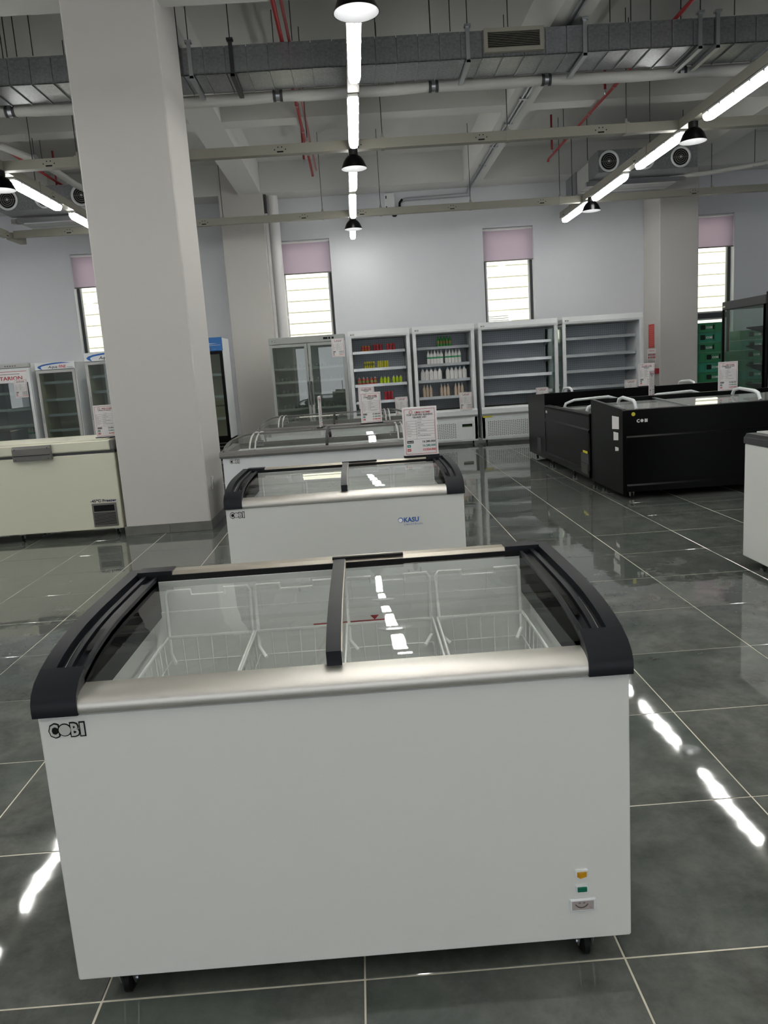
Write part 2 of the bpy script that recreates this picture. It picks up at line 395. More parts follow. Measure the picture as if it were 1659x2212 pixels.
# the house outside: cream lap siding above a dark boundary wall
hs = thing('neighbouring_house', 'cream lap-sided house wall in bright sun outside the windows', 'house', (0, 17.4, 0))
MB().box(-11, 14, .06, .3, 0, 6).build('wall', SIDING, hs)
pk = MB().prism([(.018, 0), (.06, 0), (.06, .245), (.035, .245)], 'x', -11, 14).build('plank', SIDING, hs)
pk.location = (0, -.0, 1.75)
for q in range(1, 17):
    o = pk.copy(); C.objects.link(o); o.location = (0, 0, 1.75+.235*q)
bw = thing('boundary_wall', 'dark low wall with a pale coping outside the right-hand window', 'wall', (0, 16.6, 0))
MB().box(-10, 13, 0, .15, -.1, 1.66).build('wall_face', HEDGE, bw); MB().box(-10, 13, -.04, .19, 1.66, 1.74).build('coping', SIDING, bw)
q = MB(); q.prism([(0, 0), (-.14, -.02), (-.02, .3), (0, .3)], 'x', -.3, .3); vh = q.build('vent_window', WHITE2, hs, loc=(3.12, -.04, 2.1))
MB().quad((-.25, -.135, .02), (.25, -.135, .02), (.25, -.035, .26), (-.25, -.035, .26)).build('louvre', LGREY, vh)
for i in range(5): MB().box(-.24, .24, -.142+.02*i, -.128+.02*i, .03+.046*i, .036+.046*i).build('slat', GREYP, vh)

# ------------------------------------------------------------------ ceiling services
def rods(parent, pts, z0, z1=ZC, r=.005):
    for x, y in pts: MB().tube([(x, y, z0), (x, y, z1)], r, 6).build('hanger_rod', ROD, parent, 60)
TB, TH = 3.75, .10                                   # tray underside and height
def knock(mb, p, ax, s):                             # a group of stamped holes on a tray side
    for d, z in ((-.06, .045), (-.02, .07), (.02, .07), (.06, .045)):
        c = (p[0]+d, p[1], TB+z) if ax == 'y' else (p[0], p[1]+d, TB+z)
        mb.disc(c, .007, 8, ax)
    if ax == 'y': mb.box(p[0]-.035, p[0]+.035, p[1]-.0015, p[1], TB+.015, TB+.03)
    else: mb.box(p[0]-.0015, p[0], p[1]-.035, p[1]+.035, TB+.015, TB+.03)
def tray_mesh(ax, a0, a1):
    m = MB(); w = .05
    pr = [(-w, 0), (w, 0), (w, TH), (w-.012, TH+.004), (-w+.012, TH+.004), (-w, TH)]
    m.prism([(x, z+TB) for x, z in pr], ax, a0, a1); return m
def lat_tray(y, x0, x1, brk, label):
    t = thing('cable_tray', label, 'cable tray', (0, y, 0))
    tray_mesh('x', x0, x1).build('tray_body', TRAYM, t)
    for x in brk:
        b_ = MB(); b_.box(x-.02, x+.02, -.056, .056, TB-.006, TB+TH+.01); b_.tube([(x, 0, TB+TH), (x, 0, TB+TH+.06)], [.02, .01], 8)
        b_.build('bracket', TRAYM, t)
    rods(t, [(x, 0) for x in brk], TB+TH)
    kk = MB()
    for x in brk: knock(kk, (x-.3, -.0515), 'y', 1)
    kk.build('knockout_holes', DBLACK, t, kind='stuff')
    return t
lat_tray(9.15, -9, 10, [-7.2, -5.7, -4.25, -2.9, -.38, .45, 1.84, 3.17, 5.2, 6.7], 'nearer of the two beige cable trays crossing the ceiling, level with the middle lamps')
lat_tray(12.92, -5.22, 10, [-4.06, -1.95, -.38, .54, 1.97, 3.4, 5.84, 7.4, 8.7], 'farther of the two beige cable trays crossing the ceiling, in front of the back wall')
def row_tray(x, y0, y1, label, br):
    t = thing('lamp_tray', label, 'cable tray', (x, 0, 0), .008 if x == .19 else 0)
    cuts = [c for c in (9.15, 12.92) if y0 < c < y1]; a = y0
    for c in cuts: tray_mesh('y', a, c-.058).build('tray_body', TRAYM, t); a = c+.058
    tray_mesh('y', a, y1).build('tray_body', TRAYM, t)
    for y in br:
        MB().box(-.056, .056, y-.015, y+.015, TB+.002, TB+TH+.008).build('bracket', TRAYM, t)
    rods(t, [(0, y) for y in br], TB+TH)
    kk = MB()
    for y in br:
        for sd in (-1, 1): knock(kk, (sd*.0515, y+.4), 'x', sd)
    kk.build('knockout_holes', DBLACK, t, kind='stuff')
    return t
row_tray(.19, -4.5, 14.56, 'beige lamp tray running straight overhead above the centre row of tubes', [2.3, 6.3, 10.1, 13.6])
row_tray(3.79, -3.5, 14.25, 'beige lamp tray of the right-hand row of tubes, pointing at the back wall', [2.3, 6.3, 10.1, 13.6])
row_tray(-3.74, -3.5, 14.25, 'beige lamp tray of the left-hand row of tubes, running behind the column', [2.3, 6.3, 10.1, 13.6])
row_tray(-7.45, 2, 13.9, 'unseen tray added for the extra lamps beyond the left edge', [4, 8, 12])  # unseen, added to carry the extra outer lamps
row_tray(-5.33, 9.25, 13.5, 'short beige tray end at the left edge of the picture', [10.2, 12.4])

# fluorescent lamp: grey base, lit diffuser, clips; built along y, hangs under z = 0
def make_lamp():
    t = thing('fluorescent_lamp', '', 'lamp', (0, 0, 0))
    L = .712
    MB().cbox(-.052, .052, -L, L, -.035, 0, .01).build('base', LGREY, t)
    pr = [(-.05, -.03), (-.048, -.065), (-.036, -.092), (-.012, -.1), (.012, -.1), (.036, -.092), (.048, -.065), (.05, -.03)]
    m = MB(); n = len(pr); st = [(-L+.005, .55), (-L+.03, .85), (-L+.09, 1), (L-.09, 1), (L-.03, .85), (L-.005, .55)]
    for y, s in st: m.v += [(x*(.6+.4*s), y, -.03+(z+.03)*s) for x, z in pr]
    for i in range(len(st)-1):
        for k in range(n-1): m.f.append((i*n+k, i*n+k+1, (i+1)*n+k+1, (i+1)*n+k)); m.m.append(0)
    m.f.append(tuple(range(n-1, -1, -1))); m.m.append(0); m.f.append(tuple(range((len(st)-1)*n, len(st)*n))); m.m.append(0)
    m.build('diffuser', DIFF, t, 30)
    cl = MB()
    for y in (-.55, -.3, 0, .3, .55):
        for s in (-1, 1):
            MB().box(s*.05-.004, s*.05+.004, y-.012, y+.012, -.045, -.012).build('clip', STEEL, t)
    return t
lamp0 = make_lamp(); used = [False]
def put_lamp(x, y, label, group=None):
    if not used[0]:
        used[0] = True; lamp0.location = (x, y, TB-.001); lamp0['label'] = label
        if group: lamp0['group'] = group
        return lamp0
    return dup(lamp0, (x, y, TB-.001), label, group=group)
def cx_at(y): return .19-.008*y
cent = [(13.80, 'farthest lit fluorescent lamp of the centre row, below the small bell lamp'),
        (11.88, 'lit fluorescent lamp of the centre row in front of the farther cross tray'),
        (10.02, 'third lit fluorescent lamp of the centre row, seen below the middle bell lamp'),
        (8.04, 'second lit fluorescent lamp of the centre row, above the middle bell lamp'),
        (6.16, 'largest lit fluorescent lamp of the centre row, under the bell at the top edge')]
for y, l in cent: put_lamp(cx_at(y), y, l, 'lamps of the centre row')
for y in (4.2, 2.33, .45, -1.45, -3.3): put_lamp(cx_at(y), y, 'centre-row fluorescent lamp overhead, seen only mirrored in the nearest freezer lid', 'lamps of the centre row')
rl = [(13.43, 'farthest lit fluorescent lamp of the right-hand row, left of the small bell lamp'), (11.68, 'third lit fluorescent lamp of the right-hand row, below the air-conditioner'),
      (9.80, 'second lit fluorescent lamp of the right-hand row, just left of the big bell lamp'), (7.81, 'nearest lit fluorescent lamp of the right-hand row, cut by the right edge')]
for y, l in rl: put_lamp(3.79, y, l, 'lamps of the right-hand row')
for y in (5.75, 3.95, 2.05): put_lamp(3.79, y, 'fluorescent lamp of the right-hand row, seen only mirrored in the floor', 'lamps of the right-hand row')
ll = [(11.96, 'lit fluorescent lamp of the left-hand row, half hidden by the column'), (10.08, 'lit fluorescent lamp of the left-hand row, right of the bell at the left edge'), (12.3, 'fluorescent lamp of the left-hand row hidden behind the column')]
for y, l in ll[:2]: put_lamp(-3.74, y, l, 'lamps of the left-hand row')
for y in (7.8, 5.75, 3.95, 2.05): put_lamp(-3.74, y, 'fluorescent lamp of the left-hand row, seen only mirrored in the floor', 'lamps of the left-hand row')

for sd, l in ((-7.45, 'left'),):  # extra unseen lamp row, added to brighten the wall left of the column
    for y in (3.0, 5.0, 7.0, 9.0, 11.0, 13.0): put_lamp(sd, y, 'unseen fluorescent lamp added beyond the %s edge of the picture to brighten the wall' % l, 'added lamps of the outer %s row' % l)
for y in (.2, -1.7): put_lamp(3.79, y, 'fluorescent lamp of the right-hand row behind the camera', 'lamps behind the camera'); put_lamp(-3.74, y, 'fluorescent lamp of the left-hand row behind the camera', 'lamps behind the camera')

def make_bell():
    t = thing('bell_lamp', '', 'lamp')
    MB().lathe([(0, 0), (.045, 0), (.045, -.055), (.05, -.06), (.05, -.075)], n=20).build('lamp_holder', DBLACK, t, 40)
    pr = [(.048, -.055), (.075, -.075), (.1, -.11), (.117, -.15), (.127, -.175), (.13, -.18)]
    MB().lathe(list(reversed(pr)), n=32).build('shade', BLACK, t, 50)
    pi = [(.126, -.1795), (.121, -.172), (.112, -.148), (.094, -.11), (.07, -.08), (0, -.072)]
    MB().lathe(list(reversed(pi)), n=32).build('reflector', BELLIN, t, 50)
    MB().disc((0, 0, -.1), .06, 24, 'z').build('light_panel', BULB, t)
    t.scale = (1.12, 1.12, 1.12)
    return t
bell0 = make_bell(); bell0.location = (cx_at(9.1), 9.1, TB); bell0['label'] = 'middle black bell lamp of the centre row'; bell0['group'] = 'black bell lamps'
for x, y, l in ((cx_at(5.3), 5.3, 'largest black bell lamp, cut by the top edge of the picture'), (cx_at(12.83), 12.83, 'small black bell lamp at the far end of the centre row'),
                (3.79, 8.84, 'big black bell lamp under the right-hand row, by the nearer cross tray'), (3.79, 12.55, 'small black bell lamp near the far end of the right-hand row'),
                (-3.74, 9.1, 'black bell lamp cut by the left edge of the picture'), (cx_at(1.49), 1.49, 'black bell lamp overhead, seen only mirrored in the nearest freezer lid'),
                (3.79, 4.9, 'black bell lamp overhead, seen only mirrored in the floor on the right')):
    dup(bell0, (x, y, TB), l, group='black bell lamps')

# big air duct with one grille
dz0, dz1, dy0, dy1 = 4.22, 4.46, 8.04, 8.55
du = thing('air_duct', 'long galvanised rectangular air duct crossing below the ceiling', 'duct')
MB().box(-9, 9.5, dy0+.012, dy1-.012, dz0+.012, dz1-.012).build('inner_duct', GALV, du)
pm = None; px = -9.0
while px < 9.4:
    m = MB(); w = .196
    m.box(0, w, dy0, dy0+.012, dz0, dz1); m.box(0, w, dy0, dy1, dz0, dz0+.012); m.box(0, w, dy1-.012, dy1, dz0, dz1)
    m.box(w, w+.006, dy0+.004, dy1, dz0-.012, dz0+.012)
    if pm is None: o = m.build('duct_panel', GALV, du); pm = o
    else: o = pm.copy(); C.objects.link(o)
    o.location = (px, 0, random.uniform(-.002, .002)); px += .204
for x in (-1.375, -.985, 1.263, 2.386, 3.5, 3.67, 5.2):
    m = MB(); m.box(x-.018, x+.018, dy0-.03, dy0-.004, dz0-.04, dz1+.05); m.box(x-.022, x+.022, dy0-.03, dy1+.06, dz0-.045, dz0-.016)
    m.box(x-.03, x+.03, dy0-.05, dy0+.01, dz1+.03, dz1+.05); m.build('duct_hanger', ROD if x == -.985 else STEEL, du)
rods(du, [(x, dy0-.02) for x in (-3.07, -2.98, -2.83, -1.47, -1.375, -.985, -.4, .39, .91, 1.1, 1.263, 1.65, 2.386, 2.63, 2.83, 3.02, 3.5, 3.83)], dz1)
gx0, gx1, gz0, gz1 = 1.415, 1.985, 4.25, 4.458
g = thing('air_grille', 'pale louvred air grille on the face of the long duct', 'grille', (0, dy0-.04, 0))
m = MB(); f = .035
m.box(gx0, gx0+f, -.012, .035, gz0, gz1); m.box(gx1-f, gx1, -.012, .035, gz0, gz1); m.box(gx0+f, gx1-f, -.012, .035, gz0, gz0+f); m.box(gx0+f, gx1-f, -.012, .035, gz1-f, gz1)
m.build('frame', TRAYM, g); MB().box(gx0+f, gx1-f, .02, .036, gz0+f, gz1-f).build('dark_back', DBLACK, g)
for i in range(9):
    z = gz0+f+.008+i*(gz1-gz0-2*f-.008)/9
    MB().prism([(-.008, z-.002), (-.006, z-.004), (.014, z+.006), (.012, z+.008)], 'x', gx0+f, gx1-f).build('slat', TRAYM, g)

# wrapped pipe behind the duct
pp = thing('wrapped_pipe', 'grey cloth-wrapped pipe running beside the long duct', 'pipe', (0, 8.72, 4.215))
clips = [-5.2, -3.38, -2.0, -.626, .993, 2.176, 3.6, 5.1]
pts = []; rad = []
for i in range(61):
    x = -9+i*.31; d = min(abs(x-c) for c in clips)
    pts.append((x, 0, -.008*min(1, d/.4)+.01*math.sin(x*1.3)*.5)); rad.append(.05+.008*min(1, d/.3))
MB().tube(pts, rad, 14).build('wrap', INSUL, pp, 60)
for c in clips: 
    MB().tube([(c-.05, 0, 0), (c-.02, 0, 0)], .058, 14).build('clamp', DGREY, pp, 50); MB().tube([(c+.02, 0, 0), (c+.05, 0, 0)], .058, 14).build('clamp', DGREY, pp, 50)
    MB().tube([(c-.02, 0, 0), (c+.02, 0, 0)], .056, 14).build('steel_band', STEEL, pp, 50)
rods(pp, [(c, 0) for c in clips], .05, ZC-4.215)
def bent_pipe(label, pts, r, m, hang, elbow=None):
    t = thing('insulated_pipe', label, 'pipe', (0, 0, 0))
    MB().tube(pts, r, 12).build('wrap', m, t, 60)
    for p in hang:
        MB().tube([(p[0], p[1]-.02, p[2]), (p[0], p[1]+.02, p[2])], r*1.15, 12).build('clamp', STEEL, t, 50); rods(t, [p[:2]], p[2]+r)
    return t
bent_pipe('pale bent insulated pipe dropping from the duct towards the left air-conditioner', [(-5.40, 10.04, 4.38), (-4.63, 10.09, 4.38), (-4.14, 10.25, 4.33), (-3.86, 10.81, 4.25), (-3.78, 11.69, 4.19), (-3.74, 12.13, 4.19)], .045, INSUL, [(-3.91, 10.64, 4.27)])
bent_pipe('pale insulated pipe curving to the right-hand air-conditioner', [(7.94, 12.34, 4.14), (6.83, 12.41, 4.12), (6.28, 12.56, 4.07), (5.73, 12.79, 4.05), (5.18, 12.96, 4.05)], .035, INSUL, [(6.34, 12.54, 4.07)])
def red_pipe(label, x, yend, drops, twin=False):
    t = thing('sprinkler_pipe', label, 'pipe', (x, 0, 0)); z = 4.488
    MB().tube([(0, YF+.1, z), (0, yend, z), (0, yend+.03, z-.03)], .02, 10).build('pipe_run', REDP, t, 60)
    if twin: MB().tube([(.07, YF+.1, z), (.07, yend-.2, z)], .014, 8).build('pipe_run', REDP, t, 60)
    for y in (8.9, 9.9, 10.9, 12): MB().tube([(0, y-.03, z), (0, y+.03, z)], .024, 10).build('coupling', REDP, t, 50)
    for d in drops:
        MB().tube([(-.08, d, z+.0), (-.08, d, z+.5)], .016, 8).build('riser', REDP, t, 60); MB().lathe([(.004, -.06), (.012, -.04), (.012, 0)], (-.08, d, z), 8).build('sprinkler_head', STEEL, t)
    rods(t, [(0, 9.4), (0, 12.2)], z+.02)
red_pipe('red sprinkler pipe running over the centre, left of the hanging lamps', -.5, 13.15, [12.3], True)
red_pipe('red sprinkler pipe on the right, ending left of the air-conditioner', 3.29, 13.15, [10.0, 12.6])
red_pipe('red sprinkler pipe on the left, beyond the left-hand lamps', -4.38, 13.3, [12.9])

def make_ac():
    t = thing('ceiling_air_conditioner', '', 'air conditioner'); W = 1.36
    m = MB(); m.box(0, W, 0, .45, 0, .285); m.build('plenum', GALV, t)
    MB().box(-.03, W+.03, .45, .53, -.075, -.015).build('hanger_channel', CHROME, t)
    MB().box(.02, W-.02, .53, 1.1, -.045, .26).build('fan_box', LGREY, t); MB().box(.0, W-.1, 1.1, 1.65, -.05, .27).build('return_box', GALV, t)
    for i in range(3): MB().box(.03, W-.05, .62+.3*i, .64+.3*i, -.052, -.045).build('seam', STEEL, t)
    for x in (.145, .635, 1.125):
        v = MB(); v.lathe([(.135, 0), (.137, .012), (.125, .022), (.112, .016), (.106, 0)], (x, 0, .14), 32, 0, 'y'); o = v.build('round_vent', WHITE2, t, 50)
        MB().disc((x, -.002, .14), .106, 32, 'y').build('vent_throat', DBLACK, o)
        for r in (.085, .06, .035): MB().lathe([(r, -.004), (r+.004, .008), (r-.006, .012), (r-.004, -.004)], (x, 0, .14), 24, 0, 'y').build('vent_ring', GREYP, o, 50)
        MB().disc((x, -.01, .14), .018, 12, 'y').build('vent_hub', LGREY, o)
        MB().box(x-.104, x+.104, -.006, -.003, .137, .143).build('vent_spoke', GREYP, o)
    rods(t, [(x, y) for x in (.0, W) for y in (.49, 1.3)], .28, (ZC-4.06)/1.12)
    return t
ac = make_ac(); ac.scale = (1.12, 1.12, 1.12); ac.location = (3.85, 12.36, 4.06); ac['label'] = 'grey ducted air-conditioner with round vents hanging on the right'; ac['group'] = 'ceiling air-conditioners'
dup(ac, (-5.19, 12.36, 4.04), 'grey ducted air-conditioner with round vents, at the left edge behind the column', group='ceiling air-conditioners')

dp = thing('drain_pipe', 'white vertical drain pipe in the corner beside the back pilaster', 'pipe', (-1.325, 14.74, 0))
MB().tube([(0, 0, 0), (0, 0, 4.6), (0, 0, ZC)], .105, 20).build('pipe_run', PVC, dp, 60)
for z in (.8, 2.4, 4.15): MB().tube([(0, 0, z-.02), (0, 0, z+.02)], .115, 20).build('clamp', PVC, dp, 60)
dp2 = thing('cable_trunking', 'narrow dark-topped cable trunking beside the white drain pipe', 'trunking', (-1.44, 14.6, 0))
MB().box(-.015, .03, -.06, 0, 0, 4.2).build('cover', PVC, dp2); MB().box(-.015, .03, -.06, 0, 4.2, ZC).build('cable_bundle', DGREY, dp2)
cd = thing('conduit_pair', 'pair of thin grey conduits along the beam, turning down onto the back wall', 'conduit')
for s in (0, .05):
    MB().tube([(2.24+s, 4, ZB-.015), (2.24+s, 14.4, ZB-.015), (2.24+s, 14.93, ZB-.02), (2.22+s, 14.97, ZB-.1-s), (1.1, 14.97, ZB-.12-s), (1.02, 14.97, ZB-.14-s)], .012, 8).build('conduit', STEEL, cd, 50)
for y in (9.2, 10.2, 11.2, 12.3, 13.4): MB().box(2.21, 2.32, y-.02, y+.02, ZB-.03, ZB).build('saddle', STEEL, cd)
MB().tube([(1.03, 14.97, ZB-.14), (.98, 14.96, ZB-.2), (.97, 14.96, ZB-.33)], .022, 8).build('flexible_end', DBLACK, cd, 50)
cb_ = thing('control_box', 'small white control box high on the back wall', 'box', (.8, 14.93, 4.36))
MB().cbox(-.09, .09, 0, .07, -.16, .14, .006).build('cover', WHITE2, cb_); MB().box(-.075, -.055, -.006, 0, .04, .09).build('latch', DBLACK, cb_); MB().box(-.075, -.055, -.006, 0, -.14, -.09).build('latch', DBLACK, cb_)
sc = thing('security_camera', 'black dome camera on the back wall under the control box', 'camera', (.87, 14.9, 4.13))
MB().lathe([(0, -.06), (.03, -.055), (.05, -.03), (.055, 0), (.055, .03), (.03, .1), (0, .1)], n=16).build('dome', DBLACK, sc, 50); MB().box(-.03, .03, 0, .1, .05, .09).build('wall_bracket', DBLACK, sc)
ws = thing('wall_socket', 'small white socket plate low on the right face of the column', 'socket', (-1.46, 7.35, .41))
MB().cbox(0, .012, -.04, .04, -.06, .06, .004).build('plate', WHITE2, ws); MB().box(.012, .014, -.02, .02, -.03, .03).build('rocker', LGREY, ws)

# ------------------------------------------------------------------ signs and lettering
def cobi(mb, x, z, h, y, a=0, b_=1):                 # the outlined badge letters: a = dark, b_ = light index
    k = h/.7
    for L, dx, w in (('C', 0, .72), ('B', 1.72, .62), ('1', 2.48, .3)):
        mb.text(L, h, (x+dx*h, y-.0022, z), b_, bold=.035, width=w*h)
        mb.text(L, h*1.02, (x+dx*h-.1*h, y-.0012, z-.01*h), a, bold=.11, width=(w+.2)*h)
    mb.disc((x+1.22*h, y-.0012, z+.5*h), .56*h, 24, 'y', a); mb.disc((x+1.22*h, y-.0022, z+.5*h), .47*h, 24, 'y', b_)
    mb.rect(x+.5*h, x+2.6*h, z+.05*h, z+.3*h, y-.0009, a); mb.disc((x+.42*h, y-.001, z+.5*h), .4*h, 16, 'y', a)
def price_sign(label, x, y, z, l1, l2, prices, rz=0, foot=True, w=.21, h=.297, bg=None, name='price_sign'):
    t = thing(name, label, 'sign', (x, y, z), rz, 'price signs on stands' if foot else 'price signs on cooler fronts')
    MB().cbox(0, w, 0, .006, 0, h, .002).build('board', PAPER, t)
    if foot: MB().cbox(-.004, w+.004, -.025, .035, -.006, .004, .002).build('foot', DBLACK, t)
    yy = -.0015; e = .012; lw = .0022
    m = MB()
    for a, b_, c, d in ((e, w-e, h-e-lw, h-e), (e, w-e, e, e+lw), (e, e+lw, e, h-e), (w-e-lw, w-e, e, h-e)): m.rect(a, b_, c, d, yy)
    hx, hz, s = w*.25, h*.868, .009                   # house outline and red heading
    m.tube([(hx-s, yy, hz+.002), (hx-s, yy, hz+1.5*s), (hx, yy, hz+2.3*s), (hx+s, yy, hz+1.5*s), (hx+s, yy, hz+.002), (hx-s, yy, hz+.002)], .0014, 4)
    m.text('C', .0105, (w*.36, yy, h*.872), 0, bold=.03); m.disc((w*.36+.0155, yy, h*.872+.0052), .0056, 16)
    m.text('BI HOME', .0105, (w*.36+.0235, yy, h*.872), 0, bold=.03, width=w*.34)
    m.build('red_heading', RED, t)
    m = MB(); m.text(l1, .0098, (w/2, yy, h*.825), 0, 'C', bold=.03, width=min(w*.76, len(l1)*.0092))
    if l2: m.text(l2, .0098, (w/2, yy, h*.775), 0, 'C', bold=.03, width=min(w*.7, len(l2)*.0092))
    m.text('Tủ đông', .005, (w/2, yy, h*.742), 0, 'C')
    tz = [h*(.715-.055*i) for i in range(6)] + [h*.345]
    for z_ in tz: m.rect(w*.1, w*.92, z_-.0005, z_+.0005, yy)
    for x_ in (w*.1, w*.39, w*.92): m.rect(x_-.0005, x_+.0005, tz[-1], tz[0], yy)
    for i, (a, b_) in enumerate(zip(('ID', 'Model', 'Brand', 'Dimension', 'Capacity', 'Voltage'), ('354/223', 'CBSD-K370', 'COBI', '1260x755x820mm', '350L', 'W1279xD680xH820mm'))):
        m.text(a, .0052, (w*.12, yy, tz[i]-.0115)); m.text(b_, .0056, (w*.42, yy, tz[i]-.0115), bold=.01)
    m.build('table_print', INK, t)
    for i, (p, mt, tg, tw) in enumerate(zip(prices, (INK, TEAL, REDT), ('Niêm yết', 'VIP', 'NET'), (.19, .105, .105))):
        zz = h*(.262-.083*i); m = MB()
        m.rect(w*.1, w*(.1+tw), zz, zz+h*.055, yy, 0); m.text(tg, .006, (w*(.1+tw/2), yy-.0006, zz+h*.017), 1, 'C', bold=.02)
        m.text(p, .0125, (w*.925, yy, zz+h*.006), 0, 'R', bold=.03, width=w*.37)
        m.build('price_line', [mt, PAPER], t)
    return t

# ------------------------------------------------------------------ the sliding-lid freezers
PROF = [(-.012, .705), (-.013, .718), (-.011, .735), (-.002, .752), (.02, .77), (.06, .786), (.11, .799), (.17, .809), (.25, .817), (.35, .821), (.5, .822), (.735, .822), (.752, .808), (.752, .705)]
def zprof(y):
    P = PROF[2:12]
    for (a, za), (b_, zb) in zip(P, P[1:]):
        if a <= y <= b_: return za+(zb-za)*(y-a)/(b_-a)
    return P[0][1] if y < P[0][0] else P[-1][1]
def band(mb, x0, x1, y0, y1, dz, zbot, mi=0, n=14):
    ys = [y0+(y1-y0)*(i/n)**1.5 for i in range(n+1)]
    top = [(y, zprof(y)-dz) for y in ys]
    mb.prism([(y0, zbot)]+top+[(y1, zbot)], 'x', x0, x1, mi)
def lid(mb, x0, x1, y0, y1, dz, th, mi=0, n=24):
    ys = [y0+(y1-y0)*(i/n)**1.5 for i in range(n+1)]; v = []; f = []
    for y in ys: z = zprof(y)-dz; v += [(x0, y, z), (x1, y, z)]
    for i in range(n): f.append((2*i, 2*i+1, 2*i+3, 2*i+2))
    mb.add(v, f, mi)
def caster(parent, x, y, r=.03):
    m = MB(); m.lathe([(0, -.012), (r*.7, -.012), (r, -.006), (r, .006), (r*.7, .012), (0, .012)], (x, y, r), 20, 0, 'x')
    o = m.build('caster', DBLACK, parent, 40)
    f = MB()
    for s in (-.016, .016): f.prism([(y-.03, 2*r+.012), (y+.03, 2*r+.012), (y+.012, r-.006), (y-.012, r-.006)], 'x', x+s-.0015, x+s+.0015)
    f.box(x-.025, x+.025, y-.035, y+.035, 2*r+.01, 2*r+.016); f.lathe([(0, -.02), (.006, -.02), (.006, .02), (0, .02)], (x, y, r), 8, 0, 'x')
    f.build('fork', STEEL, o, 40)
def sliding_freezer(label, loc, W=1.26, front=True):
    t = thing('sliding_lid_freezer', label, 'freezer', loc, group='curved glass sliding-lid freezers'); hw = W/2; B = hw-.005; zb, zt = .072, .7045
    m = MB(); m.cbox(-B, B, .0, .055, zb, zt, .004); m.box(-B, B, .69, .745, zb, zt); m.box(-B, -B+.055, .055, .69, zb, zt); m.box(B-.055, B, .055, .69, zb, zt)
    m.box(-B+.055, B-.055, .055, .69, zb, .16); m.build('body', WHITE, t)
    m = MB(); a = B-.055; g = .008
    m.box(-a, a, .055, .69, .16, .17); m.box(-a, a, .055, .055+g, .17, zt); m.box(-a, a, .69-g, .69, .17, zt); m.box(-a, -a+g, .055+g, .69-g, .17, zt); m.box(a-g, a, .055+g, .69-g, .17, zt)
    m.build('liner', LINER, t)
    m = MB(); m.rect(-.09, .142, .633, .6365, .681); m.add([(.08, .681, .650), (.106, .681, .650), (.093, .681, .636)], [(0, 2, 1)])
    m.build('load_line', RED, t)
    for s in (-1, 1):
        X = lambda q0, q1: (min(s*q0, s*q1), max(s*q0, s*q1))
        m = MB(); band(m, *X(hw-.034, hw), -.008, .75, 0, .705); band(m, *X(hw-.094, hw-.034), .05, .75, .02, .69)
        band(m, *X(hw-.062, hw-.05), .06, .70, .007, .74); band(m, *X(hw-.094, hw-.084), .06, .70, .010, .74)
        m.prism([p for p in PROF[:6]]+[(.06, .705)], 'x', *X(hw-.094, hw))
        m.box(*X(hw-.135, hw-.034), .695, .752, .70, .826); m.build('end_cap', NAVY, t, 35)
        m = MB(); band(m, *X(hw-.0505, hw-.0485), .06, .22, .0055, .75); m.build('chrome_edge', CHROME, t)
        m = MB(); lid(m, *X(hw-.082, hw-.066), .14, .62, .012, .004); m.build('finger_pull', BLACK, t)
    a = hw-.093
    fr_ = [(-.002, .7045), (-.008, .708), (-.0095, .716), (-.0085, .727), (-.004, .736), (.005, .7425), (.02, .7475), (.04, .750), (.056, .751), (.056, .7045)]
    m = MB(); m.prism(fr_, 'x', -a, a); m.build('front_rail', ALU, t, 30)
    m = MB(); m.prism([(.695, .70), (.695, .813), (.71, .822), (.748, .822), (.75, .81), (.75, .70)], 'x', -hw+.13, hw-.13); m.build('back_rail', ALUD, t)
    MB().box(-hw+.095, hw-.095, .688, .695, .797, .814).build('back_gasket', DBLACK, t)
    m = MB(); m.box(-hw+.09, hw-.09, .688, .6945, .70, .797); m.build('back_lip', LINER, t)
    m = MB(); lid(m, -hw+.08, .012, .045, .70, .026, .004); m.build('glass_lid', GLASS, t, 40)
    m = MB(); lid(m, -.012, hw-.08, .045, .70, .015, .004); m.build('glass_lid', GLASS, t, 40)
    m = MB(); band(m, -.016, .017, .045, .712, -.003, .735, n=20)
    v = MB(); n = 20; ys = [.045+.667*(i/n)**1.5 for i in range(n+1)]
    v.prism([(y, zprof(y)+.003) for y in ys]+[(y, zprof(y)-.022) for y in reversed(ys[1:])]+[(.056, .745), (.045, .745)], 'x', -.016, .017)
    v.build('lid_bar', NAVY, t, 35)
    q = MB(); q.prism([(y, zprof(y)+.001) for y in ys]+[(y, zprof(y)-.012) for y in reversed(ys)], 'x', .017, .0195); q.build('lid_seal', ALUD, t)
    MB().box(-.02, .19, .70, .715, .822, .828).build('lid_stop', DBLACK, t)
    m = MB(); cobi(m, -hw+.027, .6585, .026, 0); m.build('badge', [DBLACK, SILVER], t)
    for x in (-hw+.1, hw-.1):
        for y in (.05, .66): caster(t, x, y)
    return t
def indicator(parent, x, z, lens, name, rocker):
    b_ = MB(); b_.cbox(x-.0145, x+.0145, -.006, .002, z-.0085, z+.0085, .0015); o = b_.build(name, WHITE2, parent)
    l_ = MB()
    if rocker: l_.prism([(x-.0105, -.006), (x-.005, -.013), (x+.0105, -.0075), (x+.0105, -.004), (x-.0105, -.004)], 'z', z-.0065, z+.005)
    else: l_.cbox(x-.0105, x+.0105, -.009, -.004, z-.0065, z+.005, .001)
    l_.build('lens', lens, o)
fz = sliding_freezer('large white sliding-lid freezer nearest the camera, four wire baskets inside', (-.095, 1.532, 0), 1.256)
indicator(fz, .511, .2415, YEL, 'amber_switch', True); indicator(fz, .511, .2045, GRN, 'green_lamp', False)
th = MB(); th.cbox(.482, .5425, -.006, .002, .1475, .179, .003); tho = th.build('thermometer', WHITE2, fz)
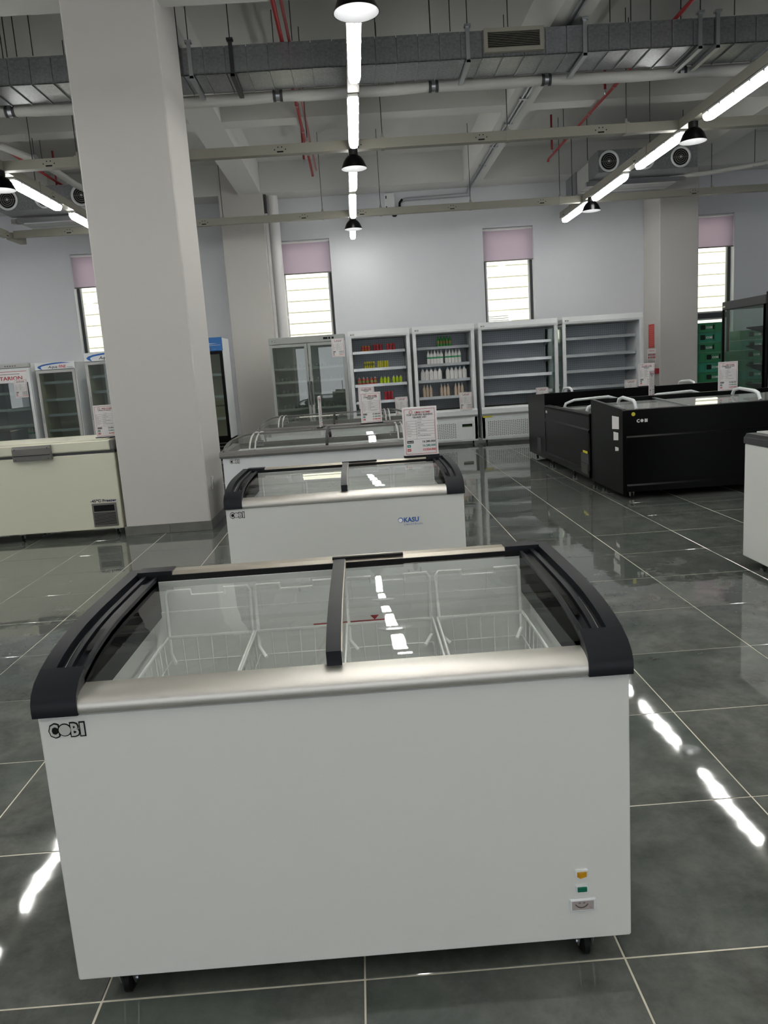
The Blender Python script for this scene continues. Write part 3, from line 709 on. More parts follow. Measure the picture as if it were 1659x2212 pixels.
MB().rect(.4875, .5365, .1525, .174, -.0063).build('dial_face', mat('dial grey', '#a89f9b', .4), tho)
m = MB()
for i in range(17):
    a = math.radians(-40+5*i-90); rr = .033; m.tube([(.509+rr*math.cos(a)*.62, -.0068, .1935+rr*math.sin(a)), (.509+(rr+.0025)*math.cos(a)*.62, -.0068, .1935+(rr+.0025)*math.sin(a))], .0004, 4)
arc = [(.509+.0355*math.cos(math.radians(-130+5*i))*.62, -.0068, .1935+.0355*math.sin(math.radians(-130+5*i))) for i in range(17)]
m.tube(arc, .0006, 4); m.text('-20', .0033, (.504, -.0068, .1685), 0, 'C', bold=.02); m.text('-30', .0033, (.514, -.0068, .1685), 0, 'C', bold=.02); m.text('°C', .0035, (.529, -.0068, .1555), 0, 'C')
m.build('dial_marks', INK, tho)
f2 = sliding_freezer('white sliding-lid freezer with blue lettering, second in the middle line', (-.115, 3.97, 0), 1.25)
m = MB(); X0 = .255-.115+.115; 
x0 = .283; z0 = .572
m.disc((x0, -.002, z0+.012), .0135, 24, 'y', 0); m.disc((x0-.001, -.0028, z0+.011), .0105, 24, 'y', 1)
m.text('KASU', .024, (x0+.017, -.002, z0), 0, bold=.03, width=.078); m.text('®', .005, (x0+.098, -.002, z0+.021), 0)
m.text('じゅんぷうまんぱん', .0085, (x0+.017, -.002, z0-.017), 0, width=.1)
m.build('blue_lettering', [BLUE, mat('logo white', '#ffffff', .4)], f2)

def wire_basket(label, loc, grp):
    t = thing('wire_basket', label, 'basket', loc, group=grp); w, d, zt, zb2 = .25, .54, .645, .30
    m = MB(); m.tube([(0, 0, zt), (w, 0, zt), (w, d, zt), (0, d, zt), (0, 0, zt), (.01, 0, zt)], .0052, 6); m.build('rim', WIRE, t, 60)
    for y, s, hz in ((d-.004, 1, .78), (.004, -1, .70)):
        yy = y+s*.02
        m = MB(); m.tube([(.03, y-s*.05, zt-.06), (.006, y, zt-.045), (.004, yy, hz-.012), (.012, yy, hz), (.075, yy, hz), (.077, yy, hz-.016), (w-.077, yy, hz-.016), (w-.075, yy, hz), (w-.012, yy, hz), (w-.004, yy, hz-.012), (w-.006, y, zt-.045), (w-.03, y-s*.05, zt-.06)], .005, 6)
        m.build('handle', WIRE, t, 60)
    g = MB(); r = .0019; ins = .02
    for i in range(1, 6):
        x = w*i/6; xb = ins+(w-2*ins)*i/6
        g.tube([(x, 0, zt), (xb, ins, zb2), (xb, d-ins, zb2), (x, d, zt)], r, 4)
    for i in range(1, 11):
        y = d*i/11; yb = ins+(d-2*ins)*i/11
        g.tube([(0, y, zt), (ins, yb, zb2), (w-ins, yb, zb2), (w, y, zt)], r, 4)
    for z in (.575, .45):
        q = ins*(zt-z)/(zt-zb2); g.tube([(q, q, z), (w-q, q, z), (w-q, d-q, z), (q, d-q, z), (q, q, z), (q+.01, q, z)], r*1.2, 4)
    g.build('wire_grid', WIRE, t, kind='stuff'); return t
wk = wire_basket('white wire basket at the left end of the nearest freezer', (-.603, 1.615, 0), 'wire baskets in the nearest freezer')
dup(wk, (-.346, 1.615, 0), 'white wire basket left of the black bar in the nearest freezer')
dup(wk, (-.083, 1.615, 0), 'white wire basket right of the black bar in the nearest freezer')
dup(wk, (.18, 1.615, 0), 'white wire basket at the right end of the nearest freezer')
for x, l in ((-.62, 'at the left end of'), (-.36, 'left of the black bar in'), (-.098, 'right of the black bar in'), (.165, 'at the right end of')):
    dup(wk, (x, 4.055, 0), 'white wire basket '+l+' the second freezer', group='wire baskets in the second freezer')
price_sign('upright price sign reading top curved sliding glass lid, on the second freezer', .248, 4.72, .829, 'TOP CURVED SLIDING', 'GLASS LID', ('16.280.000', '16.280.000', '13.024.000'), rz=-.03)

# ------------------------------------------------------------------ curved glass island freezers (grey rim)
def island(label, loc, W=1.9):
    t = thing('island_freezer', label, 'freezer', loc, group='grey-rimmed glass-top island freezers'); hw = W/2; D = .86; hb = .665
    m = MB(); b_ = .05; m.cbox(-hw, hw, 0, b_, .09, hb, .006); m.box(-hw, hw, D-b_, D, .09, hb); m.box(-hw, -hw+b_, b_, D-b_, .09, hb); m.box(hw-b_, hw, b_, D-b_, .09, hb); m.box(-hw+b_, hw-b_, b_, D-b_, .09, .2)
    m.build('body', WHITE2, t)
    m = MB(); pr = [(-.022, hb), (-.03, hb+.018), (-.022, hb+.045), (0, hb+.055), (.04, hb+.055), (.04, hb)]
    m.prism(pr, 'x', -hw-.02, hw+.02); m.prism([(D-y, z) for y, z in pr], 'x', -hw-.02, hw+.02)
    m.box(-hw-.025, -hw+.04, .04, D-.04, hb, hb+.055); m.box(hw-.04, hw+.025, .04, D-.04, hb, hb+.055); m.build('rim', GREYP, t)
    arc = [(0, .72), (.04, .752), (.1, .785), (.18, .812), (.28, .83), (.40, .838), (.56, .838), (.70, .825), (.80, .775), (.85, .72)]
    def strip(x0, x1, dz=0):
        m = MB(); v = []; f = []
        for y, z in arc: v += [(x0, y, z+dz), (x1, y, z+dz)]
        for i in range(len(arc)-1): f.append((2*i, 2*i+1, 2*i+3, 2*i+2))
        return m.add(v, f)
    strip(-hw+.26, hw-.26).build('glass_lid', GLASS, t, 40)
    for s in (-1, 1):
        v = []; f = []; n = 8                          # bulged glass end, falling to the rim
        for j in range(n+1):
            u = j/n; x = s*(hw-.26+.25*math.sin(u*math.pi/2)); sc_ = math.cos(u*math.pi/2)
            for y, z in arc: v.append((x, y, .72+(z-.72)*(.04+.96*sc_**.8)))
        k_ = len(arc)
        for j in range(n):
            for i in range(k_-1):
                q = (j*k_+i, j*k_+i+1, (j+1)*k_+i+1, (j+1)*k_+i); f.append(q if s < 0 else q[::-1])
        MB().add(v, f).build('glass_end', GLASS, t, 40)
        for dx in (.25, .30):
            m = MB(); m.tube([(s*(hw-dx), y, z+.003) for y, z in arc], .008, 6); m.build('lid_frame', LGREY, t, 60)
        m = MB(); m.tube([(s*(hw-.015-.24*(1-math.cos(math.radians(a)))), .0+.38*math.sin(math.radians(a)), .725+.117*math.sin(math.radians(a))**.8) for a in range(0, 91, 10)], .009, 6); m.build('edge_trim', GREYP, t, 60)
        m = MB(); x = s*(hw-.34); z = .752+.01; m.tube([(x-.03, .05, .762), (x-.03, .09, .79), (x+.03, .09, .79), (x+.03, .05, .762), (x-.03, .05, .762)], .007, 6); m.build('lid_handle', CHROME, t, 60)
    m = MB(); m.tube([(0, y, z+.004) for y, z in arc], .014, 4); m.build('lid_divider', NAVY, t)
    MB().tube([(-hw+.26, .36, .841), (hw-.26, .36, .841)], .008, 6).build('ridge_rail', GREYP, t, 60)
    m = MB(); cobi(m, -hw+.065, hb-.05, .03, 0); m.build('badge', [DBLACK, SILVER], t)
    m = MB(); m.box(-hw+.05, hw-.05, .05, .055, .2, hb); m.box(-hw+.05, hw-.05, D-.055, D-.05, .2, hb); m.box(-hw+.05, -hw+.055, .055, D-.055, .2, hb); m.box(hw-.055, hw-.05, .055, D-.055, .2, hb); m.build('liner', LINER, t)
    for x in (-hw+.12, hw-.12):
        for y in (.1, D-.1): caster(t, x, y, .036)
    return t
i3 = island('grey-rimmed island freezer directly behind the second sliding-lid freezer', (-.325, 7.0, 0))
i4 = dup(i3, (-.34, 9.75, 0), 'grey-rimmed island freezer farther back, only its glass top showing')
price_sign('price sign reading combined island freezer, on the first grey-rimmed island', .0, 7.6, .85, 'COMBINED ISLAND', 'FREEZER', ('47.480.000', '47.480.000', '37.984.000'), rz=.25)
price_sign('price sign on the farther grey-rimmed island, its heading peeping over', -.015, 10.35, .85, 'COMBINED ISLAND', 'FREEZER', ('47.480.000', '47.480.000', '37.984.000'))
price_sign('price sign seen edge-on, on the first grey-rimmed island', -.395, 7.42, .852, 'COMBINED ISLAND', 'FREEZER', ('47.480.000', '47.480.000', '37.984.000'), rz=1.5)

# ------------------------------------------------------------------ cream chest freezer on the left
ch = thing('chest_freezer', 'long cream chest freezer with a grey latch, left of the column', 'freezer', (-3.22, 7.15, 0)); W = .94
m = MB(); m.cbox(-W, W, 0, .72, .068, .775, .006); m.build('body', CREAM, ch)
MB().box(-W-.004, W+.004, .004, .716, .775, .80).build('lid_seal', DGREY, ch)
m = MB(); m.cbox(-W-.008, W-.03, -.012, .735, .80, .895, .01); m.cbox(-W+.02, W-.06, .02, .7, .893, .905, .006); m.build('lid', CREAM, ch)
MB().cbox(W-.032, W+.008, -.013, .735, .798, .894, .008).build('lid_corner', GREYP, ch)
m = MB(); m.prism([(-.045, .75), (-.05, .80), (-.05, .86), (-.03, .885), (-.011, .885), (0, .75)], 'x', .04, .385); o = m.build('latch_plate', GREYP, ch)
MB().box(.045, .38, -.052, -.049, .797, .803).build('latch_gap', DBLACK, o); MB().disc((.2, -.0465, .772), .008, 12).build('lock', CHROME, o)
for a, z in ((.065, .765), (.36, .765), (.065, .86), (.36, .86)): MB().disc((a, -.0515, z), .006, 10).build('screw', DGREY, o)
gx0, gx1, gz0, gz1 = .675, .90, .095, .315
m = MB(); m.cbox(gx0, gx1, -.012, 0, gz0, gz1, .004); o = m.build('grille', GREYP, ch)
MB().rect(gx0+.018, gx1-.018, gz1-.075, gz1-.018, -.0125).build('grille_window', DBLACK, o); MB().rect(gx0+.012, gx1-.012, gz0+.015, gz1-.085, -.0123).build('grille_back', DBLACK, o)
for i in range(12): z = gz0+.018+i*.0103; MB().box(gx0+.012, gx1-.012, -.016, -.012, z, z+.004).build('slat', GREYP, o)
m = MB(); m.text('-45℃ Freezer', .024, (.665, -.002, gz1+.01), 0, bold=.035, width=.24); m.build('lettering', mat('navy print', '#1b2350', .5), ch)
for x in (-.8, -.02, .87): caster(ch, x, .06, .026); caster(ch, x-.02, .6, .026)
price_sign('price sign reading ultra freezer, on the right end of the cream chest freezer', -2.47, 7.3, .908, 'Ultra Freezer', '', ('55.800.000', '55.800.000', '44.640.000'), rz=.05)

# ------------------------------------------------------------------ white chest freezer cut by the right edge
wc = thing('chest_freezer', 'white chest freezer with a dark grey rim, cut by the right edge', 'freezer', (2.35, 4.02, 0))
MB().cbox(0, 1.3, 0, .68, .055, .768, .006).build('body', WHITE, wc)
m = MB(); m.cbox(-.006, 1.306, -.006, .686, .768, .81, .004); m.prism([(-.004, .808), (.684, .808), (.66, .832), (.02, .832)], 'x', -.0, 1.3); m.build('rim', DGREY, wc)
MB().cbox(.05, 1.25, .04, .64, .83, .842, .004).build('glass_lid', LGREY, wc)
for x in (.1, 1.2):
    for y in (.08, .6): caster(wc, x, y, .02)

# ------------------------------------------------------------------ the black islands on the right
def bar_handle(parent, p0, p1, up, r=.014, drop=0):
    p0, p1, up = Vector(p0), Vector(p1), Vector(up); d = p1-p0
    pts = [p0, p0+up*.6+d*.06, p0+up*.95+d*.16, p0+up+d*.3, p0+up+d*.72, p0+up*.9+d*.86, p0+up*.55+d*.95, p1]
    return MB().tube(pts, r, 8).build('lid_handle', WHITE2, parent, 60)
def black_end(label, loc, rz, W=1.9, near=True, cut=None):
    t = thing('black_island_freezer', label, 'freezer', loc, rz, 'black supermarket island freezers'); D = .99
    side = [(0, .05), (0, .835), (.02, .848), (D-.02, .905), (D, .905), (D, .05)]
    for x0, x1 in ((0, .035), (W-.035, W)): MB().prism(side, 'x', x0, x1).build('end_panel', BLACK, t)
    MB().box(.035, W-.035, .0, .05, .10, .56).build('front_panel', BLACK, t); MB().box(.035, W-.035, .0, .06, .60, .82).build('upper_panel', BLACK, t)
    MB().prism([(-.012, .56), (-.012, .585), (0, .6), (.04, .6), (.04, .56)], 'x', .035, W-.035).build('bumper_rail', BLACK, t)
    MB().prism([(-.012, .075), (-.012, .13), (0, .145), (.04, .145), (.04, .075)], 'x', .035, W-.035).build('kick_rail', BLACK, t)
    MB().box(.035, W-.035, D-.05, D, .10, .905).build('back_panel', BLACK, t)
    MB().prism([(0, .82), (0, .838), (.06, .842), (.06, .82)], 'x', .035, W-.035).build('front_ledge', BLACK, t)
    MB().box(.035, W-.035, .06, D-.05, .1, .2).build('base', DBLACK, t)
    m = MB(); m.box(.04, W-.04, .06, .065, .2, .8); m.box(.04, W-.04, D-.056, D-.051, .2, .86); m.box(.036, .041, .065, D-.056, .2, .8); m.box(W-.041, W-.036, .065, D-.056, .2, .8); m.build('liner', LINER, t)
    cut = cut or W*.5
    for x0, x1, dz in ((.05, cut+.03, 0), (cut-.03, W-.05, .012)):
        m = MB(); za, zb3 = .828+dz, .868+dz; m.quad((x0, .05, za), (x1, .05, za), (x1, D-.05, zb3), (x0, D-.05, zb3)); o = m.build('glass_lid', GLASS, t)
        f_ = MB()
        for a in (x0, x1-.03): f_.prism([(.05, za-.004), (.05, za+.006), (D-.05, zb3+.006), (D-.05, zb3-.004)], 'x', a, a+.03)
        f_.build('lid_frame', STEEL, o)
        if near: xh = x0+.12 if dz == 0 else cut+.68; MB().tube([(xh-.02, .06, za+.01), (xh-.02, .1, za+.07), (xh, .2, za+.085), (xh+.02, .55, zb3+.06), (xh+.02, .66, zb3+.04), (xh+.02, .69, zb3)], .017, 8).build('lid_handle', WHITE2, o, 60)
    for x in (.1, W-.1):
        for y in (.06, D-.1): caster(t, x, y, .03)
    return t
bn = black_end('black island freezer with stickers on its end, nearest on the right', (2.41, 7.12, 0), 0, 2.0, cut=.66)
m = MB(); m.text('C', .028, (.13, -.003, .722), 0, bold=.05); m.disc((.18, -.003, .736), .015, 20); m.text('BI', .028, (.205, -.003, .722), 0, bold=.05, sx=.9); m.build('badge', PAPER, bn)
m = MB(); m.disc((.1, -.003, .8), .018, 20); m.build('round_sticker', YLAB, bn)
for y0, y1, z0, z1 in ((.10, .30, .66, .775), (.12, .26, .555, .625), (.115, .215, .455, .485)):
    m = MB(); m.add([(-.0015, y0, z0), (-.0015, y0, z1), (-.0015, y1, z1), (-.0015, y1, z0-.012)], [(0, 1, 2, 3)]); m.build('paper_sticker', PAPER, bn)
mb_ = thing('black_island_freezer', 'low black island freezer with a grille on its side, behind the nearest black one', 'freezer', (2.40, 8.13, 0), 0, 'black supermarket island freezers')
L = 1.97; Wd = .95
m = MB(); m.box(0, .05, 0, L, .10, .55); m.box(0, .05, 0, L, .585, .74); m.box(Wd-.05, Wd, 0, L, .1, .74); m.box(0, Wd, 0, .05, .1, .74); m.box(0, Wd, L-.05, L, .1, .74); m.box(.05, Wd-.05, .05, L-.05, .1, .2); m.build('body', BLACK, mb_)
m = MB(); m.prism([(-.014, .55), (-.014, .575), (0, .59), (.03, .59), (.03, .55)], 'y', .0, L); m.build('bumper_rail', BLACK, mb_)
m = MB(); m.prism([(-.012, .07), (-.012, .14), (0, .155), (.03, .155), (.03, .07)], 'y', 0, L); m.build('kick_rail', BLACK, mb_)
m = MB(); m.prism([(-.006, .72), (-.006, .748), (.01, .758), (.06, .758), (.06, .72)], 'y', 0, L); m.build('top_rim', DBLACK, mb_); MB().box(-.0065, -.004, .02, L-.02, .7485, .7505).build('chrome_line', CHROME, mb_)
m = MB(); m.box(.055, .06, .055, L-.055, .2, .72); m.box(Wd-.06, Wd-.055, .055, L-.055, .2, .72); m.box(.06, Wd-.06, L-.06, L-.055, .2, .72); m.build('liner', LINER, mb_)
for y0, y1, dz in ((.05, 1.05, 0), (.98, 1.95, .012)):
    m = MB(); m.quad((.05, y0, .752+dz), (Wd-.05, y0, .752+dz), (Wd-.05, y1, .752+dz), (.05, y1, .752+dz)); o = m.build('glass_lid', GLASS, mb_)
    yh = y0+.35; MB().tube([(.09, yh, .76), (.1, yh-.02, .80), (.2, yh-.03, .835), (.62, yh-.03, .85), (.75, yh, .81), (.78, yh, .76)], .016, 8).build('lid_handle', WHITE2, o, 60)
m = MB(); m.box(-.012, 0, .02, .30, .09, .32); o = m.build('grille', DGREY, mb_)
MB().box(-.014, -.012, .035, .285, .105, .215).build('grille_back', DBLACK, o)
for i in range(9): MB().box(-.017, -.014, .04, .28, .108+.012*i, .112+.012*i).build('slat', GREYP, o)
MB().disc((-.0125, .07, .275), .014, 16, 'x').build('control_knob', CHROME, o)
MB().box(-.0135, -.012, .05, .22, .325, .352).build('yellow_label', YLAB, mb_); MB().box(-.002, 0, 1.86, 1.94, .66, .69).build('badge', PAPER, mb_)
for y in (.1, .9, 1.9):
    for x in (.08, Wd-.1): caster(mb_, x, y, .03)
dup(mb_, (3.42, 8.13, 0), 'low black island freezer behind the nearest black one, hidden but for a lid handle')
bf_ = black_end('black island freezer standing across the far end of the black group', (2.40+2.3, 11.11, 0), math.pi, 2.3, near=True)
m = MB(); m.box(2.303, 2.306, .55, .75, .12, .3); m.build('compressor_grille', DGREY, bf_)
price_sign('large price sign on the nearest black island freezer', 3.70, 7.98, .905, 'COMBINED ISLAND', 'FREEZER', ('39.780.000', '39.780.000', '31.824.000'), rz=.06)
price_sign('price sign on the far black island freezer, left of the red box', 3.69, 10.25, .908, 'COMBINED ISLAND', 'FREEZER', ('29.780.000', '29.780.000', '23.824.000'))
price_sign('price sign turned half away, right of the sign on the far black island', 3.10, 8.3, .86, 'COMBINED ISLAND', 'FREEZER', ('39.780.000', '39.780.000', '31.824.000'), rz=.95)

# ------------------------------------------------------------------ open coolers along the back wall
def open_cooler(label, x0, x1, shelves, glass_left=False, glass_right=False, dark_grille=False, slot=True, ylab=False):
    yf, D, H = 13.1, .72, 2.0; W = x1-x0
    t = thing('open_cooler', label, 'cooler', (x0, yf, 0), group='open display coolers on the back wall'); f = .055
    MB().box(.02, W-.02, D-.06, D, .08, H-.02).build('back_shell', WHITE2, t)
    MB().rect(f, W-f, .58, 1.9, D-.065).build('back_panel', PERF, t)
    for x, gl in ((0, glass_left), (W-f, glass_right)):
        if gl:
            m = MB(); m.box(x, x+f, 0, .05, .08, 1.9); m.box(x, x+f, D-.06, D, .08, 1.9); m.box(x, x+f, .05, D-.06, .08, .6); m.box(x, x+f, .05, D-.06, 1.85, 1.9); o = m.build('side_frame', WHITE2, t)
            MB().box(x+f/2-.005, x+f/2+.005, .05, D-.06, .6, 1.85).build('side_glass', GLASSG, o)
        else: MB().cbox(x, x+f, 0, D, .08, 1.9, .004).build('side_panel', WHITE2, t)
    m = MB(); m.prism([(-.01, 1.885), (-.015, 1.92), (0, 2.0), (D, 2.0), (D, 1.885)], 'x', 0, W); m.build('header', WHITE2, t)
    MB().box(f, W-f, .06, D-.08, 1.87, 1.884).build('air_outlet', LGREY, t)
    m = MB(); cobi(m, .04, 1.925, .022, -.013); m.build('badge', [DBLACK, SILVER], t)
    for z in shelves:
        m = MB(); m.box(f+.005, W-f-.02, .18, D-.07, z-.018, z); m.prism([(.15, z-.035), (.165, z+.012), (.185, z+.012), (.185, z-.035)], 'x', f+.005, W-f-.02); o = m.build('shelf', SHELF, t)
        br = MB()
        for xx in (f+.012, W-f-.03): br.prism([(.25, z-.02), (D-.07, z-.02), (D-.07, z-.1), (D-.1, z-.1)], 'x', xx, xx+.004)
        br.build('shelf_bracket', SHELF, o)
    for xx in (f+.004, W-f-.02): MB().box(xx, xx+.016, D-.085, D-.066, .6, 1.88).build('upright', LGREY, t)
    MB().box(f, W-f, .05, D-.07, .55, .58).build('deck', COOLIN, t)
    MB().box(f, W-f, .3, D-.08, .58, .6).build('deck_tray', mat('brown tray', '#3d3626', .6), t)
    m = MB(); m.prism([(-.03, .5), (-.03, .575), (-.01, .6), (.03, .61), (.05, .6), (.05, .5)], 'x', 0, W); m.build('front_lip', WHITE2, t)
    MB().prism([(-.01, .465), (-.03, .5), (.03, .5), (.03, .465)], 'x', 0, W).build('front_step', LGREY, t)
    MB().box(0, W, 0, .03, .06, .465).build('base_panel', WHITE2, t)
    MB().box(.02, W-.02, .03, D, .06, .55).build('base_box', WHITE2, t)
    gx = W-.35 if slot else W-.1
    m = MB(); m.cbox(.06, W-.06, -.008, 0, .085, .415, .003); o = m.build('service_panel', WHITE2, t)
    h = MB(); nx = int((gx-.1)/.033)
    for i in range(nx):
        for j in range(9): h.box(.1+.033*i, .1+.033*i+.018, -.0095, -.008, .125+.028*j+(.006 if i % 2 else 0), .125+.028*j+.014+(.006 if i % 2 else 0))
    h.build('grille_holes', GREYP, o, kind='stuff')
    if slot:
        q = MB().box(W-.27, W-.1, -.0095, -.008, .30, .35).build('display_window', DBLACK, o); MB().box(W-.26, W-.11, -.0105, -.0095, .304, .316).build('green_display', mat('green display', '#3f5f2c', .4), q) if True else None
    if ylab: MB().box(.02, .17, -.012, -.01, .435, .46).build('yellow_label', YLAB, t)
    for x in (.08, W-.08): caster(t, x, .07, .028)
    return t
SH = (1.655, 1.372, 1.108, .826)
open_cooler('white open cooler with orange, red and yellow drinks', -.125, .89, SH)
open_cooler('white open cooler with green bottles and white milk bottles', .94, 1.965, SH)
open_cooler('empty white open cooler under the middle window', 2.035, 3.36, SH, glass_right=True, slot=False, ylab=True)
open_cooler('empty white open cooler at the right end of the row, beside the pilaster', 3.44, 4.79, SH, glass_left=True, slot=False)

# glass-door fridges
def door_fridge(label, x0, x1, yf, H, doors, hh, zdoor, sh, shell, doorm, headm, D=.68, pegs=False, inner=None, grp='glass-door fridges', name='glass_door_fridge', light=None):
    W = x1-x0; t = thing(name, label, 'fridge', (x0, yf, 0), group=grp)
    zt = H-hh
    MB().cbox(0, .04, .03, D, .08, H-.005, .004).build('side_panel', shell, t); MB().cbox(W-.04, W, .03, D, .08, H-.005, .004).build('side_panel', shell, t)
    m = MB(); m.box(.04, W-.04, D-.04, D, .08, H-.01); m.box(.04, W-.04, .03, D-.04, H-.04, H-.005); m.build('shell', shell, t)
    m = MB(); m.box(.04, W-.04, D-.046, D-.041, zdoor, zt); m.box(.04, .046, .05, D-.046, zdoor, zt); m.box(W-.046, W-.04, .05, D-.046, zdoor, zt); m.build('inner_liner', inner or COOLIN, t)
    MB().cbox(0, W, -.01, .06, zt, H, .006).build('header', headm, t)
    MB().box(0, W, .02, D, .06, zdoor).build('base', doorm, t)
    for z in sh:
        m = MB(); m.box(.05, W-.05, .1, D-.06, z-.008, z); m.box(.05, W-.05, .085, .1, z-.03, z+.012); o = m.build('shelf', SHELF if not pegs else LGREY, t)
        if pegs:
            q = MB()
            for i in range(int((W-.12)/.075)): q.box(.08+.075*i, .083+.075*i, .1, .5, z, z+.05+.03*((i*7) % 3)/3)
            q.build('shelf_dividers', WIRE, o, kind='stuff')
    w = W/doors
    for k in range(doors):
        a, c = k*w+.006, (k+1)*w-.006; f = .045; m = MB()
        m.box(a, a+f, -.01, .025, zdoor, zt-.006); m.box(c-f, c, -.01, .025, zdoor, zt-.006); m.box(a+f, c-f, -.01, .025, zdoor, zdoor+f); m.box(a+f, c-f, -.01, .025, zt-.006-f, zt-.006)
        o = m.build('door', doorm, t); MB().box(a+f, c-f, .004, .012, zdoor+f, zt-.006-f).build('glass', GLASSD, o)
        hx = c-.02 if (doors == 2 and k == 0) else a+.02
        MB().tube([(hx, -.012, .85), (hx, -.035, .88), (hx, -.035, 1.2), (hx, -.012, 1.23)], .009, 8).build('handle', DGREY if doors == 2 else LGREY, o, 60)
    for x in (.08, W-.08): caster(t, x, .08, .03)
    return t
GREYD = mat('door frame grey', '#a3a8a4', .45)
d1 = door_fridge('grey two-door glass fridge at the left end of the cooler row', -1.435, -.18, 13.1, 1.97, 2, .11, .42, (1.46, 1.245, 1.04, .79, .58), WHITE2, GREYD, GREYD, pegs=True, inner=mat('dark liner', '#e8ece9', .5))
m = MB(); cobi(m, .05, 1.905, .022, -.011); m.build('badge', [DBLACK, SILVER], d1)
for x in (.9, .985, 1.04): MB().box(x, x+(.075 if x < .95 else .035), -.0125, -.01, 1.90, 1.935).build('control_display', DBLACK, d1)
def swoosh(mb, x0, w, z, h, y, mi):
    out = [(.13, 0), (.05, .18), (.02, .4), (.07, .58), (.18, .74), (.35, .86), (.55, .95), (.75, .97), (1, .82)]
    inn = [(.16, .02), (.125, .2), (.12, .38), (.17, .5), (.27, .6), (.41, .68), (.57, .75), (.75, .8), (1, .81)]
    mb.add([(x0+w*p, y, z+h*q) for p, q in out+inn], [(i+1, i, i+9, i+10) for i in range(8)], mi)
def aqua_header(t, W, H, hh):
    m = MB(); z = H-hh; swoosh(m, .03, W*.86, z+.008, hh*.92, -.0115, 0)
    m.text('Aqua', hh*.34, (W*.33, -.0122, z+hh*.2), 1, bold=.015, shear=.25, width=W*.24); m.text('FINE', hh*.36, (W*.60, -.0122, z+hh*.2), 2, bold=.022, shear=.25, width=W*.19)
    m.rect(W*.81, W*.95, z+hh*.22, z+hh*.25, -.0122, 1); m.build('header_print', [BLUE, INK, REDT], t)
WARM = mat('warm liner', '#dcd7b4', .5); LSH = (1.5, 1.22, .97, .72)
ft = door_fridge('white fridge with red capital lettering, at the left edge', -6.12, -5.33, 13, 1.835, 1, .07, .42, (1.37, 1.1, .83, .57), WHITE2, WHITE2, LGREY)
m = MB(); m.rect(.06, .74, 1.53, 1.72, -.0112, 0); m.rect(.06, .74, 1.705, 1.713, -.0118, 1); m.text('TARION', .058, (.66, -.0118, 1.575), 1, 'R', bold=.02, width=.37); m.rect(.3, .62, 1.665, 1.672, -.0118, 2); m.build('door_print', [PAPER, RED, INK], ft)
m = MB()
for i in range(5): m.box(.40+.04*i, .42+.04*i, -.012, -.01, 1.79, 1.805)
m.build('control_buttons', DGREY, ft)
price_sign('price sign stuck on the door of the fridge at the left edge', -5.61, 12.985, 1.285, 'DISPLAY FRIDGE', '', ('9.680.000', '9.680.000', '7.744.000'), foot=False)
fa = door_fridge('white fridge with a blue swoosh and red and black lettering, left of centre', -5.24, -4.6, 13, 1.815, 1, .115, .42, LSH, WHITE2, LGREY, WHITE2, inner=WARM); aqua_header(fa, .64, 1.815, .115)
fb = door_fridge('taller white fridge with a blue swoosh, cut off by the column', -4.435, -3.70, 13, 1.925, 1, .14, .42, (1.55, 1.3, 1.05, .8), WHITE2, LGREY, WHITE2, inner=WARM); aqua_header(fb, .735, 1.925, .14)
fc = door_fridge('fridge with a blue header and black door, right behind the column', -2.80, -2.118, 12.6, 2.02, 1, .21, .42, (1.45, 1.1, .75), WHITE2, BLACK, BLUEH, inner=WARM)
m = MB(); m.add([(.15, -.0115, 1.95), (.62, -.0115, 1.925), (.15, -.0115, 1.905)], [(0, 2, 1)], 0); m.rect(.2, .66, 1.898, 1.903, -.0115, 0); m.text('FINE', .05, (.40, -.0115, 1.835), 0, 'R', bold=.05, shear=.2); m.text('mát lạnh', .014, (.52, -.0115, 1.83), 1, 'L'); m.build('header_print', [PAPER, mat('pale blue print', '#8fb7e0', .5)], fc)
for i in range(5): MB().box(.05, .64, -.0, .02, .12+.055*i, .135+.055*i).build('vent_slat', DGREY, fc)
price_sign('price sign at the top right of the grey two-door fridge', -.405, 13.075, 1.60, 'GLASS FRIDGE', '', ('18.680.000', '18.680.000', '14.944.000'), foot=False)
price_sign('price sign low on the cooler with orange and red drinks', .585, 13.06, .58, 'OPEN COOLER', '', ('29.680.000', '29.680.000', '23.744.000'), foot=False)
price_sign('price sign low on the cooler with milk bottles', 1.665, 13.06, .585, 'OPEN COOLER', '', ('31.680.000', '31.680.000', '25.344.000'), foot=False)
price_sign('price sign on the empty cooler under the middle window', 2.96, 13.06, .58, 'OPEN COOLER', '', ('38.680.000', '38.680.000', '30.944.000'), foot=False)
price_sign('price sign on the empty cooler at the right end of the row', 4.46, 13.06, .61, 'OPEN COOLER', '', ('39.680.000', '39.680.000', '31.744.000'), foot=False)

